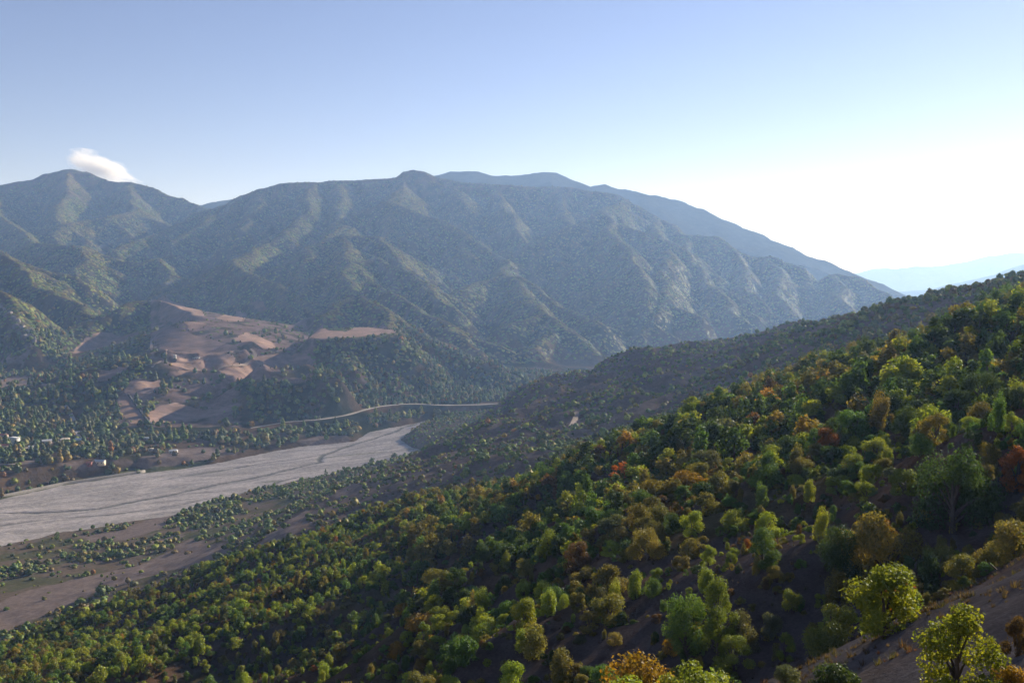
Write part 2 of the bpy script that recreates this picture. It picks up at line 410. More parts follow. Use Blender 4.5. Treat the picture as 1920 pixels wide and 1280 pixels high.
GN = Grid(axis([(-1000, 14), (-650, 6), (-250, 3), (-40, 0.9), (70, 0.9), (300, 2.6), (700, 6), (1700, 16), (2700, 60)]),
          axis([(-160, 10), (-10, 1.6), (20, 0.6), (110, 0.8), (330, 1.5), (800, 4), (1300, 5), (1700, 10), (3000, 45)]), land)
GF = Grid(axis([(-2900, 18), (-1500, 8), (-800, 4), (150, 4), (900, 7), (1500, 10), (2900, 20)]),
          axis([(780, 5), (1000, 4), (1500, 4), (2200, 6), (3200, 9), (4000, 10), (4300, 11), (4900, 22)]), land)
def side_far(x, y): return poly_sd(FAR_SIDE, x, y) < 0
def hland(x, y):
    x = np.asarray(x, float); y = np.asarray(y, float)
    return np.where((poly_sd(FAR_SIDE, x, y) < 0) & (y > 790), GF.h(x, y), GN.h(x, y))
def hz(x, y):                     # ground or river surface
    h = hland(x, y)
    sd = poly_sd(RIVER, np.asarray(x, float), np.asarray(y, float))
    return np.where(sd < 0, np.maximum(h, river_z(y)), h)

_RT = np.geomspace(18, 6000, 900)
def hit(px, py, dz=0.0):          # where a bearing first meets the ground
    r = ray(px, py)
    x, y, z = r[0] / r[1] * _RT, _RT, CAM_Z + r[2] / r[1] * _RT
    g = hz(x, y) + dz
    k = np.argmax(z < g)
    if not (z < g).any(): k = len(_RT) - 1
    a, b = _RT[max(k - 1, 0)], _RT[k]
    for _ in range(12):
        m = 0.5 * (a + b)
        zz = CAM_Z + r[2] / r[1] * m
        if zz < hz(np.array([r[0] / r[1] * m]), np.array([m]))[0] + dz: b = m
        else: a = m
    return np.array((r[0] / r[1] * b, b, float(hz(np.array([r[0] / r[1] * b]), np.array([b]))[0])))

# ------------------------------------------------------------------ helpers: materials
def mat(name):
    m = bpy.data.materials.new(name); m.use_nodes = True
    nt = m.node_tree; nt.nodes.clear()
    out = nt.nodes.new('ShaderNodeOutputMaterial')
    return m, nt, out

def N(nt, kind, **kw):
    n = nt.nodes.new(kind)
    for k, v in kw.items():
        if k.startswith('in_'):
            key = k[3:]
            n.inputs[int(key) if key.isdigit() else key].default_value = v
        else: setattr(n, k, v)
    return n

def mix_rgb(nt, fac, a, b, blend='MIX'):
    n = nt.nodes.new('ShaderNodeMix'); n.data_type = 'RGBA'; n.blend_type = blend
    for s, v in ((0, fac), (6, a), (7, b)):
        if isinstance(v, (int, float)): n.inputs[s].default_value = v
        elif isinstance(v, tuple): n.inputs[s].default_value = v if len(v) == 4 else v + (1,)
        else: nt.links.new(v, n.inputs[s])
    return n.outputs[2]

def noise_tex(nt, scale, detail=4, rough=0.55, vec=None, dim='3D'):
    n = N(nt, 'ShaderNodeTexNoise', noise_dimensions=dim)
    n.inputs['Scale'].default_value = scale; n.inputs['Detail'].default_value = detail; n.inputs['Roughness'].default_value = rough
    if vec is not None: nt.links.new(vec, n.inputs['Vector'])
    return n.outputs['Fac']

def ramp(nt, fac, stops):
    n = N(nt, 'ShaderNodeValToRGB')
    e = n.color_ramp.elements
    while len(e) < len(stops): e.new(0.5)
    for el_, (p, c) in zip(e, stops):
        el_.position = p; el_.color = c if len(c) == 4 else c + (1,)
    nt.links.new(fac, n.inputs[0])
    return n.outputs[0]

def g(v): return (v, v, v)

def ground_material(name, s1, s2, bump, dist):
    m, nt, out = mat(name)
    geo = N(nt, 'ShaderNodeNewGeometry')
    t = N(nt, 'ShaderNodeAttribute', attribute_name='tint')
    p = geo.outputs['Position']
    a = noise_tex(nt, s1, 5, 0.65, p); b = noise_tex(nt, s2, 4, 0.7, p)
    k1 = ramp(nt, a, [(0.3, g(0.72)), (0.7, g(1.25))]); k2 = ramp(nt, b, [(0.3, g(0.75)), (0.72, g(1.28))])
    c = mix_rgb(nt, 1.0, t.outputs['Color'], k1, 'MULTIPLY'); c = mix_rgb(nt, 1.0, c, k2, 'MULTIPLY')
    bs = N(nt, 'ShaderNodeBsdfDiffuse', in_Roughness=0.8)
    nt.links.new(c, bs.inputs['Color'])
    bm = N(nt, 'ShaderNodeBump', in_Strength=bump, in_Distance=dist)
    nt.links.new(b, bm.inputs['Height']); nt.links.new(bm.outputs[0], bs.inputs['Normal'])
    nt.links.new(bs.outputs[0], out.inputs['Surface'])
    return m

def plain(name, col, s=3.0, var=0.25, rough=0.8):
    m, nt, out = mat(name)
    geo = N(nt, 'ShaderNodeNewGeometry')
    a = noise_tex(nt, s, 4, 0.6, geo.outputs['Position'])
    c = mix_rgb(nt, 1.0, col, ramp(nt, a, [(0.3, g(1 - var)), (0.7, g(1 + var))]), 'MULTIPLY')
    bs = N(nt, 'ShaderNodeBsdfPrincipled', in_Roughness=rough)
    nt.links.new(c, bs.inputs['Base Color']); nt.links.new(bs.outputs[0], out.inputs['Surface'])
    return m

def leaf_material(name, source, thin=0.42):
    m, nt, out = mat(name)
    if source == 'object':
        t = N(nt, 'ShaderNodeObjectInfo').outputs['Color']
    else:
        t = N(nt, 'ShaderNodeAttribute', attribute_type='INSTANCER', attribute_name='tint').outputs['Color']
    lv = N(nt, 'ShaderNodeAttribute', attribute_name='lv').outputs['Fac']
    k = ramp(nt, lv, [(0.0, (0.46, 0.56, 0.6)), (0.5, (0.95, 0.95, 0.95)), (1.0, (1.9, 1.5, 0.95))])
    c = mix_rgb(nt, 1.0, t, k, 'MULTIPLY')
    d = N(nt, 'ShaderNodeBsdfDiffuse'); tr = N(nt, 'ShaderNodeBsdfTranslucent')
    nt.links.new(c, d.inputs['Color'])
    c2 = mix_rgb(nt, 1.0, c, (1.25, 1.15, 0.55, 1), 'MULTIPLY')
    nt.links.new(c2, tr.inputs['Color'])
    mx = N(nt, 'ShaderNodeMixShader', in_Fac=thin)
    nt.links.new(d.outputs[0], mx.inputs[1]); nt.links.new(tr.outputs[0], mx.inputs[2])
    gl = N(nt, 'ShaderNodeBsdfGlossy', in_Roughness=0.5)
    gl.inputs['Color'].default_value = (0.7, 0.75, 0.8, 1)
    m2 = N(nt, 'ShaderNodeMixShader', in_Fac=0.025)
    nt.links.new(mx.outputs[0], m2.inputs[1]); nt.links.new(gl.outputs[0], m2.inputs[2])
    nt.links.new(m2.outputs[0], out.inputs['Surface'])
    return m

# ------------------------------------------------------------------ helpers: meshes and objects
def raw_mesh(name, co, faces, nside, material, smooth=False):
    co = np.asarray(co, np.float32); faces = np.asarray(faces, np.int32)
    me = bpy.data.meshes.new(name)
    me.vertices.add(len(co)); me.vertices.foreach_set('co', co.ravel())
    me.loops.add(faces.size); me.loops.foreach_set('vertex_index', faces.ravel())
    me.polygons.add(len(faces)); me.polygons.foreach_set('loop_start', np.arange(0, faces.size, nside, dtype=np.int32))
    if smooth: me.polygons.foreach_set('use_smooth', np.ones(len(faces), bool))
    me.update(calc_edges=True)
    if material: me.materials.append(material)
    return me

def put_color(me, rgb, name='tint'):
    a = me.attributes.new(name, 'FLOAT_COLOR', 'POINT')
    c = np.ones((len(rgb), 4), np.float32); c[:, :3] = rgb
    a.data.foreach_set('color', c.ravel())

def tag(o, label=None, cat=None, group=None, kind=None):
    if label: o['label'] = label
    if cat: o['category'] = cat
    if group: o['group'] = group
    if kind: o['kind'] = kind
    return o

def obj(name, me, parent=None):
    o = bpy.data.objects.new(name, me); COL.objects.link(o)
    if parent: o.parent = parent
    return o

def empty(name, loc=(0, 0, 0), rz=0.0):
    o = bpy.data.objects.new(name, None); COL.objects.link(o)
    o.location = loc; o.rotation_euler = (0, 0, rz); o.empty_display_size = 0.5
    return o

def grid_object(name, G, keep, tint, material):
    ny, nx = G.X.shape
    idx = np.arange(nx * ny).reshape(ny, nx)
    q = np.stack([idx[:-1, :-1], idx[:-1, 1:], idx[1:, 1:], idx[1:, :-1]], -1)[keep]
    used = np.zeros(nx * ny, bool); used[q.ravel()] = True
    rm = np.cumsum(used) - 1
    me = raw_mesh(name, np.stack([G.X.ravel(), G.Y.ravel(), G.Z.ravel()], -1)[used], rm[q], 4, material, True)
    put_color(me, tint.reshape(-1, 3)[used])
    return obj(name, me)

def in_poly(poly, X, Y):
    P = np.array(poly)[:, :2]
    out = np.zeros(X.shape, bool)
    m = (X > P[:, 0].min()) & (X < P[:, 0].max()) & (Y > P[:, 1].min()) & (Y < P[:, 1].max())
    if m.any(): out[m] = poly_sd(P.tolist(), X[m], Y[m]) < 0
    return out

def lerp(a, b, t): return a + (b - a) * t[..., None]

def steep(G):
    gy, gx = np.gradient(G.Z, G.ys, G.xs)
    return gx, gy

# ------------------------------------------------------------------ fields and bare ground, surveyed by bearing
FIELD_PX = [
 [(282, 561), (312, 561), (346, 572), (383, 589), (386, 596), (353, 601), (322, 606), (302, 603), (296, 589), (302, 576)],
 [(319, 609), (353, 604), (386, 607), (383, 615), (356, 622)],
 [(282, 626), (319, 612), (349, 623), (396, 636), (447, 650), (437, 662), (370, 665), (312, 665), (299, 650), (285, 636)],
 [(403, 596), (443, 581), (464, 589), (457, 603), (423, 603)],
 [(470, 569), (494, 566), (504, 579), (484, 583)],
 [(131, 660), (161, 636), (208, 623), (269, 620), (235, 640), (188, 653), (141, 663)],
 [(580, 634), (590, 622), (604, 610), (612, 620), (650, 622), (700, 613), (722, 613), (745, 625), (700, 629), (650, 633), (600, 637)],
 [(272, 775), (300, 762), (330, 755), (362, 765), (387, 770), (440, 757), (445, 765), (425, 775), (375, 787), (350, 790), (312, 792), (283, 795)],
 [(232, 737), (247, 717), (270, 712), (300, 715), (307, 722), (295, 732), (265, 739), (240, 740)],
 [(222, 760), (225, 743), (240, 742), (262, 770), (266, 784), (274, 796), (250, 795), (222, 780)],
 [(335, 670), (375, 670), (445, 675), (425, 687), (350, 693), (320, 685)],
 [(310, 699), (350, 695), (375, 696), (362, 702), (325, 706)],
 [(406, 693), (472, 677), (484, 668), (537, 665), (584, 670), (569, 685), (531, 689), (494, 692), (416, 699)],
 [(400, 707), (462, 700), (512, 697), (525, 700), (478, 708), (425, 714), (400, 715)],
 [(180, 712), (190, 697), (235, 687), (240, 695), (225, 702), (205, 712), (190, 715)],
 [(77, 720), (120, 712), (125, 717), (100, 725), (82, 727)],
 [(463, 623), (490, 633), (520, 653), (497, 656), (453, 643), (437, 636)],
]
BARE_PX = [
 [(290, 1047), (320, 1030), (357, 1010), (423, 1020), (430, 1033), (417, 1047), (367, 1060), (300, 1073), (233, 1093), (167, 1113), (127, 1137), (83, 1153), (33, 1173), (10, 1188), (-30, 1190), (-30, 1140), (50, 1107), (133, 1087), (207, 1070), (260, 1060)],
 [(443, 1047), (483, 1020), (533, 983), (573, 957), (600, 957), (583, 973), (547, 1007), (520, 1033), (467, 1053)],
 [(150, 1003), (200, 1000), (267, 980), (320, 960), (320, 973), (300, 993), (233, 1010), (173, 1017)],
 [(625, 921), (675, 902), (681, 915), (659, 931), (625, 932)],
 [(290, 1013), (353, 997), (333, 1010), (293, 1020)],
 [(265, 860), (330, 842), (395, 838), (450, 845), (420, 858), (340, 868), (300, 885), (250, 888), (262, 875)],
 [(560, 826), (600, 817), (655, 820), (650, 832), (580, 836)],
 [(30, 870), (50, 858), (80, 855), (85, 862), (50, 872)],
 [(100, 872), (150, 870), (220, 868), (260, 866), (262, 872), (200, 876), (120, 878)],
 [(0, 668), (40, 664), (55, 640), (62, 652), (45, 690), (0, 690)],
 [(0, 712), (40, 703), (70, 712), (60, 728), (0, 735)],
]
def refine(poly, step, jit, seed):
    r = np.random.RandomState(seed); out = []
    for a, b in zip(poly, poly[1:] + poly[:1]):
        a = np.array(a[:2]); b = np.array(b[:2]); n = max(1, int(np.hypot(*(b - a)) / step))
        for k in range(n):
            out.append(tuple(a + (b - a) * k / n + r.randn(2) * jit))
    return out
FIELDS = [refine([tuple(hit(*p)) for p in poly], 9.0, 1.3, i) for i, poly in enumerate(FIELD_PX)]
BARES = [refine([tuple(hit(*p)) for p in poly], 9.0, 1.6, 50 + i) for i, poly in enumerate(BARE_PX)]

# ------------------------------------------------------------------ the land
SOIL = np.array((0.078, 0.061, 0.056)); OCHRE = np.array((0.15, 0.098, 0.060)); RUSSET = np.array((0.11, 0.062, 0.036)); TURF = np.array((0.055, 0.062, 0.024))
FLOOR = np.array((0.040, 0.046, 0.022)); CREST = np.array((0.150, 0.105, 0.072)); ROCK = np.array((0.12, 0.10, 0.085)); FIELDC = np.array((0.235, 0.165, 0.140)); BAREC = np.array((0.205, 0.160, 0.138))

def hill_tint(G):
    X, Y = G.X, G.Y; gx, gy = steep(G)
    s = np.hypot(gx, gy)
    n1 = fbm(N1, X / 35, Y / 35, 4); n2 = fbm(N2, X / 9, Y / 9, 3); n3 = fbm(N3, X / 120, Y / 120, 3)
    c = np.broadcast_to(SOIL, X.shape + (3,)).copy()
    c = lerp(c, OCHRE, sstep(-0.1, 0.6, n1 + 0.5 * n2 - 0.6 * (s - 0.5)) * 0.75)
    c = lerp(c, RUSSET, sstep(0.0, 0.7, n3 + 0.6 * n2) * 0.6)
    c = lerp(c, TURF, sstep(0.05, 0.6, n1 - n2 * 0.3 - 0.9 * (s - 0.35)) * 0.55)
    near_ = 1 - sstep(50, 75, np.hypot(X, Y))
    c = lerp(c, np.array((0.118, 0.106, 0.104)) , near_ * (0.75 - 0.3 * sstep(0, 0.6, n2)))
    flat_ = (1 - sstep(22, 48, G.Z)) * (np.hypot(X, Y) > 300)
    c = lerp(c, lerp(np.broadcast_to(np.array((0.165, 0.128, 0.092)), c.shape), np.array((0.105, 0.105, 0.055)), sstep(-0.1, 0.4, n1 + 0.4 * n2)), flat_ * 0.85)
    mid_ = sstep(380, 520, np.hypot(X, Y)) * sstep(25, 60, G.Z)
    c = lerp(c, np.array((0.185, 0.14, 0.115)), mid_ * (0.45 + 0.4 * sstep(-0.3, 0.4, n1)))
    for b in BARES:
        m = in_poly(b, X, Y); c[m] = (BAREC * (1 + 0.12 * n2[m])[:, None])
    return c

def mount_tint(G):
    X, Y, Z = G.X, G.Y, G.Z; gx, gy = steep(G); s = np.hypot(gx, gy)
    n1 = fbm(N1, X / 140, Y / 140, 4); n2 = fbm(N2, X / 40, Y / 40, 3)
    c = np.broadcast_to(FLOOR, X.shape + (3,)).copy()
    low = 1 - sstep(60, 110, Z)
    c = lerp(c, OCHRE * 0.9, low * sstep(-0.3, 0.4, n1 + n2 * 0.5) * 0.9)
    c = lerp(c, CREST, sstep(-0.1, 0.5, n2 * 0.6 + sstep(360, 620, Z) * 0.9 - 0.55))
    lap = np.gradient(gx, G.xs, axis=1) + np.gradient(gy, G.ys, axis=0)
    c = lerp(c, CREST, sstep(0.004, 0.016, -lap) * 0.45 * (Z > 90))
    c = lerp(c, ROCK, sstep(0.65, 1.0, n2 + (s - 0.95) * 0.9) * 0.5)
    hp, hq = project(X, Y, Z)                     # the open hill of the fields
    m = (((hp > 282) & (hp < 590) & (hq > 560) & (hq < 716) & (Z > 58)) | ((hp > 215) & (hp < 450) & (hq > 700) & (hq < 800))) & (Y < 2150) & (Y > 1150)
    c[m] = lerp(np.broadcast_to(FIELDC * 0.92, c[m].shape), np.array((0.085, 0.075, 0.045)), sstep(0.0, 0.5, n2[m]))
    for f in FIELDS:
        m = in_poly(f, X, Y); c[m] = FIELDC
    for b in BARES:
        m = in_poly(b, X, Y); c[m] = BAREC * (1 + 0.15 * n2[m])[:, None]
    sd = poly_sd(RIVER, X, Y)                      # turf between the embankment and the terrace foot, left of the gully mouth
    m = (sd > 0) & (sd < 11) & (X < -330)
    c[m] = np.array((0.10, 0.105, 0.045))
    return c

M_HILL = ground_material('hillside_soil', 0.35, 3.5, 0.6, 0.25)
M_MOUNT = ground_material('mountain_ground', 0.03, 0.22, 0.5, 2.0)
cx = (GN.X[:-1, :-1] + GN.X[1:, 1:]) / 2; cyc = (GN.Y[:-1, :-1] + GN.Y[1:, 1:]) / 2
hillside = grid_object('hillside', GN, poly_sd(FAR_SIDE, cx, cyc) > -8, hill_tint(GN), M_HILL)
tag(hillside, 'brown eroded hillside dropping to the gravel river bed', kind='structure')
cx = (GF.X[:-1, :-1] + GF.X[1:, 1:]) / 2; cyc = (GF.Y[:-1, :-1] + GF.Y[1:, 1:]) / 2
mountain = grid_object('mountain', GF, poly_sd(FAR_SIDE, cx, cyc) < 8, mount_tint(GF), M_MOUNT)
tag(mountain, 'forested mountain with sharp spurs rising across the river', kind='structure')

def far_land(X, Y):
    wx = 40 * fbm(N4, X / 500, Y / 500, 4)
    T, D = tents(FAR_RIDGES, X + wx, Y + wx, 0.45, 10, 16.0, (), 0.0)
    return np.maximum(T + 9 * fbm(N1, X / 90, Y / 90, 4), -4)
GR = Grid(axis([(-2600, 24), (3600, 24)]), axis([(4350, 20), (5900, 22)]), far_land)
GR.X = GR.X
far_mountain = grid_object('far_mountain', GR, np.ones((len(GR.ys) - 1, len(GR.xs) - 1), bool), np.broadcast_to(np.array((0.07, 0.068, 0.045)), GR.X.shape + (3,)), M_MOUNT)
tag(far_mountain, 'hazy long ridge behind the main forested mountain', kind='structure')
M_DIST = ground_material('distant_ground', 0.004, 0.02, 0.4, 8.0)
for i, rl in enumerate(DISTANT_RIDGES):
    d0 = (9000, 12500)[i]
    def dl(X, Y):
        w = 90 * fbm(N4, X / 900, Y / 900, 4)
        T, D = tents(rl, X, Y + w, 0.42, 30, 40.0, (), 0.0)
        return np.maximum(T + 16 * fbm(N2, X / 260, Y / 260, 4), -5)
    GD = Grid(axis([(2300 if i == 0 else 2900, 40), (6300 if i == 0 else 7600, 40)]), axis([(d0 - 900, 40), (d0 + 700, 40)]), dl)
    o = grid_object('distant_mountain', GD, np.ones((len(GD.ys) - 1, len(GD.xs) - 1), bool), np.broadcast_to(np.array((0.07, 0.07, 0.05)), GD.X.shape + (3,)), M_DIST)
    tag(o, ['pale blue distant mountain slope, nearer and lower of two', 'palest blue distant mountain on the horizon, farther of two'][i], kind='structure')
M_PLAIN = plain('plain_ground', (0.10, 0.085, 0.06), 0.01, 0.3)
o = obj('ground', raw_mesh('ground', [(-4400, -390, -6), (8100, -390, -6), (8100, 13400, -6), (-4400, 13400, -6)], [[0, 1, 2, 3]], 4, M_PLAIN))
tag(o, 'low ground running on behind the mountains', kind='structure')

# ------------------------------------------------------------------ river bed
def river_bed():
    P = np.array(RIVER)
    xs = np.arange(-1000, 140, 2.4); ys = np.arange(560, 1560, 2.4)
    X, Y = np.meshgrid(xs, ys)
    sd = poly_sd(RIVER, X, Y)
    # along and across the river
    mid = [(a, b, 0) for a, b in MID[1:11]]
    ang = R(34)
    u = X * math.cos(ang) + Y * math.sin(ang); v = -X * math.sin(ang) + Y * math.cos(ang)
    w = 26 * fbm(N1, u / 210, v / 90, 3)
    ch = ridged(N2, (v + w) / 30, u / 170, 4, 0.6)
    ch2 = ridged(N3, (v + 0.6 * w) / 17, u / 260, 2, 0.5)
    main, _ = line_dist([onz(*p, 0) for p in [(-300, 1010), (0, 962), (60, 960), (120, 957), (190, 952), (260, 938), (330, 925), (420, 905), (500, 890), (570, 872), (600, 866), (612, 852), (640, 840), (700, 822), (760, 800), (800, 790)]], X + 0.35 * w, Y + 0.35 * w)
    side, _ = line_dist([onz(*p, 0) for p in [(-300, 1045), (0, 985), (100, 972), (220, 965), (330, 948), (430, 925), (520, 900), (560, 893)]], X - 0.3 * w, Y + 0.2 * w)
    side2, _ = line_dist([onz(*p, 0) for p in [(300, 900), (400, 884), (480, 870), (560, 858), (640, 845), (700, 835)]], X, Y + 0.3 * w)
    cut = 1.5 * np.exp(-(main / 2.2) ** 2) + 0.9 * np.exp(-(side / 1.9) ** 2) + 0.7 * np.exp(-(side2 / 1.8) ** 2)
    Z = river_z(Y) + 0.5 * (fbm(N4, u / 40, v / 14, 4)) - 0.3 * sstep(0.75, 1.15, ch) - 0.15 * sstep(0.7, 1.1, ch2) - cut + 0.25 * fbm(N5, X / 5, Y / 5, 2)
    Z = np.where(sd > -3, Z - 0.4 * (sd + 3), Z)
    damp = np.clip(sstep(0.95, 1.3, ch) * 0.3 + cut, 0, 1)
    n = fbm(N4, u / 45, v / 9, 4)
    base = lerp(np.broadcast_to(np.array((0.47, 0.425, 0.40)), X.shape + (3,)), np.array((0.40, 0.365, 0.345)), sstep(-0.3, 0.5, n))
    base = lerp(base, np.array((0.145, 0.145, 0.13)), damp)
    base = lerp(base, np.array((0.16, 0.17, 0.09)), sstep(0.75, 1.0, fbm(N5, u / 130, v / 22, 3)) * 0.6)
    G = Grid.__new__(Grid); G.xs, G.ys, G.X, G.Y, G.Z = xs, ys, X, Y, Z
    k = (sd[:-1, :-1] < 4) & (np.hypot(X[:-1, :-1], 0) > -1)
    return grid_object('river_bed', G, k, base, ground_material('river_gravel', 0.25, 1.4, 0.7, 0.3))
tag(river_bed(), 'wide pale gravel river bed with thin braided channels', kind='structure')
# the river beyond the bend
P = [(x, y, float(river_z(y)) + 0.4) for x, y in RIV_FAR[12:]] + [(x, y, float(river_z(y)) + 0.4) for x, y in RIV_NEAR[14:][::-1]]
n12 = len(RIV_FAR[12:])
strip = [[i, i + 1, 2 * n12 - 2 - i, 2 * n12 - 1 - i] for i in range(n12 - 1)]
o = obj('river_gorge', raw_mesh('river_gorge', P, strip, 4, plain('gorge_gravel', (0.33, 0.29, 0.27), 0.5)))
tag(o, 'gravel bed of the river in the gorge past the bend', kind='structure')

# ------------------------------------------------------------------ fields, road and tracks draped on the ground
def drape_poly(name, poly, lift, material, step=7.0):
    P = np.array(poly)
    xs = np.arange(P[:, 0].min(), P[:, 0].max(), step); ys = np.arange(P[:, 1].min(), P[:, 1].max(), step)
    X, Y = np.meshgrid(xs, ys)
    m = poly_sd(poly, X, Y) < -0.6 * step
    pts = [Vector(p) for p in poly] + [Vector(p) for p in zip(X[m].tolist(), Y[m].tolist())]
    n = len(poly)
    v, e, f, *_ = delaunay_2d_cdt(pts, [], [list(range(n))], 1, 1e-4)
    x = np.array([p.x for p in v]); y = np.array([p.y for p in v])
    me = bpy.data.meshes.new(name)
    me.from_pydata(np.stack([x, y, hland(x, y) + lift], -1).tolist(), [], [list(q) for q in f])
    me.polygons.foreach_set('use_smooth', np.ones(len(me.polygons), bool))
    me.materials.append(material); me.update()
    return obj(name, me)

def field_material(i, col):
    m, nt, out = mat('field_stubble')
    geo = N(nt, 'ShaderNodeNewGeometry')
    mp = N(nt, 'ShaderNodeMapping'); mp.inputs['Rotation'].default_value = (0, 0, 0.4 * i); mp.inputs['Scale'].default_value = (0.02, 0.22, 0.1)
    nt.links.new(geo.outputs['Position'], mp.inputs['Vector'])
    a = noise_tex(nt, 1.0, 4, 0.6, mp.outputs[0]); b = noise_tex(nt, 0.06, 4, 0.6, geo.outputs['Position'])
    c = mix_rgb(nt, 1.0, col, ramp(nt, a, [(0.3, g(0.8)), (0.7, g(1.18))]), 'MULTIPLY')
    c = mix_rgb(nt, 1.0, c, ramp(nt, b, [(0.35, (0.74, 0.76, 0.72)), (0.68, (1.15, 1.12, 1.1))]), 'MULTIPLY')
    d = N(nt, 'ShaderNodeBsdfDiffuse'); nt.links.new(c, d.inputs['Color']); nt.links.new(d.outputs[0], out.inputs['Surface'])
    return m
FIELD_LABELS = ['bare field running down from the wooded hilltop, highest of the hill fields', 'small bare field just under the hilltop field',
 'broad pale field in the middle of the hill, above the small white buildings', 'bare brown clearing below the dark triangular spur', 'tiny bare patch highest up on the wooded spur foot',
 'long sloping field to the left of the dark wooded hill', 'curved bare ledge at the foot of the conical green hill', 'large brown field low above the valley trees',
 'rounded brown field at the upper end of the dark wall', 'brown strip of slope crossed by the dark wall', 'grey brown field beside the small white roof', 'narrow field strip below the white roof',
 'wide field running out along the right shoulder of the hill', 'thin field strip above the wooded scarp', 'brown clearing in the trees above the village', 'small brown plot at the left valley edge', 'bare clearing on the right flank of the field hill']
fr = random.Random(4)
for i, f in enumerate(FIELDS):
    j = fr.uniform(0.85, 1.15) * (0.8 if i == 6 else 1.0)
    o = drape_poly('field', f, 0.7, field_material(i, (0.250 * j, 0.178 * j, 0.152 * j, 1)))
    tag(o, FIELD_LABELS[i], kind='structure')

def ribbon(name, line, width, lift, material, label, step=6.0):
    pts = []
    for a, b in zip(line[:-1], line[1:]):
        n = max(1, int(math.hypot(b[0] - a[0], b[1] - a[1]) / step))
        pts += [(a[0] + (b[0] - a[0]) * k / n, a[1] + (b[1] - a[1]) * k / n) for k in range(n)]
    pts.append(tuple(line[-1][:2])); P = np.array(pts)
    for _ in range(3): P[1:-1] = (P[:-2] + 2 * P[1:-1] + P[2:]) / 4
    T = np.gradient(P, axis=0); T /= np.linalg.norm(T, axis=1)[:, None] + 1e-9
    Nn = np.stack([-T[:, 1], T[:, 0]], -1)
    wv = width * (1 + 0.18 * np.sin(np.arange(len(P)) * 0.9))
    rows = [P + Nn * (wv * k)[:, None] for k in (-0.5, 0, 0.5)]
    co = np.concatenate([np.column_stack([r_, hland(r_[:, 0], r_[:, 1]) + lift]) for r_ in rows]); n = len(P)
    z = np.maximum.reduce([co[:n, 2], co[n:2 * n, 2], co[2 * n:, 2]])
    for k in range(3): co[k * n:(k + 1) * n, 2] = 0.5 * z + 0.5 * co[k * n:(k + 1) * n, 2]
    f = [[k * n + i, k * n + i + 1, (k + 1) * n + i + 1, (k + 1) * n + i] for k in (0, 1) for i in range(n - 1)]
    o = obj(name, raw_mesh(name, co, f, 4, material, True))
    return tag(o, label, kind='structure')
M_ROAD = plain('gravel_road', (0.23, 0.20, 0.175), 0.3, 0.18)
M_TRACK = plain('dirt_track', (0.20, 0.15, 0.12), 0.3, 0.2)
ribbon('road', ROAD, 6.5, 0.55, M_ROAD, 'pale gravel road curving along the foot of the wooded spurs')
def px_line(pts): return [tuple(hit(*p)) for p in pts]
ribbon('track', px_line([(293, 650), (285, 660), (283, 640), (300, 622), (320, 611)]), 4, 0.9, M_TRACK, 'dirt track climbing the left edge of the hill fields')
ribbon('track', px_line([(400, 697), (440, 688), (470, 675), (482, 664), (470, 655)]), 4.5, 0.95, M_TRACK, 'dirt track curving across the right shoulder field')
ribbon('track', px_line([(285, 690), (300, 680), (312, 672), (320, 667)]), 4, 0.95, M_TRACK, 'short dirt track up to the white tank')
ribbon('track', px_line([(-5, 862), (12, 852), (25, 845), (45, 842), (55, 839)]), 6, 0.6, M_ROAD, 'pale village lane between the houses by the left edge')
ribbon('track', px_line([(-5, 872), (30, 871), (60, 869)]), 4, 0.6, M_ROAD, 'thin pale path along the terrace edge')
ribbon('stream', px_line([(150, 826), (145, 808), (138, 795), (136, 782), (128, 768), (118, 758)]), 5.5, 0.5, plain('stream_gravel', (0.27, 0.25, 0.24), 0.4), 'pale stream bed coming down between the village trees')
ribbon('track', px_line([(1070, 800), (1080, 790), (1076, 780), (1082, 773)]), 4, 0.5, M_TRACK, 'short bare track on the brown slope over the river bend')

# ------------------------------------------------------------------ foliage
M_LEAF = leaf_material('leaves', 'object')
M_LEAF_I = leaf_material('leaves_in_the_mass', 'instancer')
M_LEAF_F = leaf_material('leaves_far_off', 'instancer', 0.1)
M_BARK = plain('bark', (0.075, 0.058, 0.045), 8.0, 0.35, 0.9)

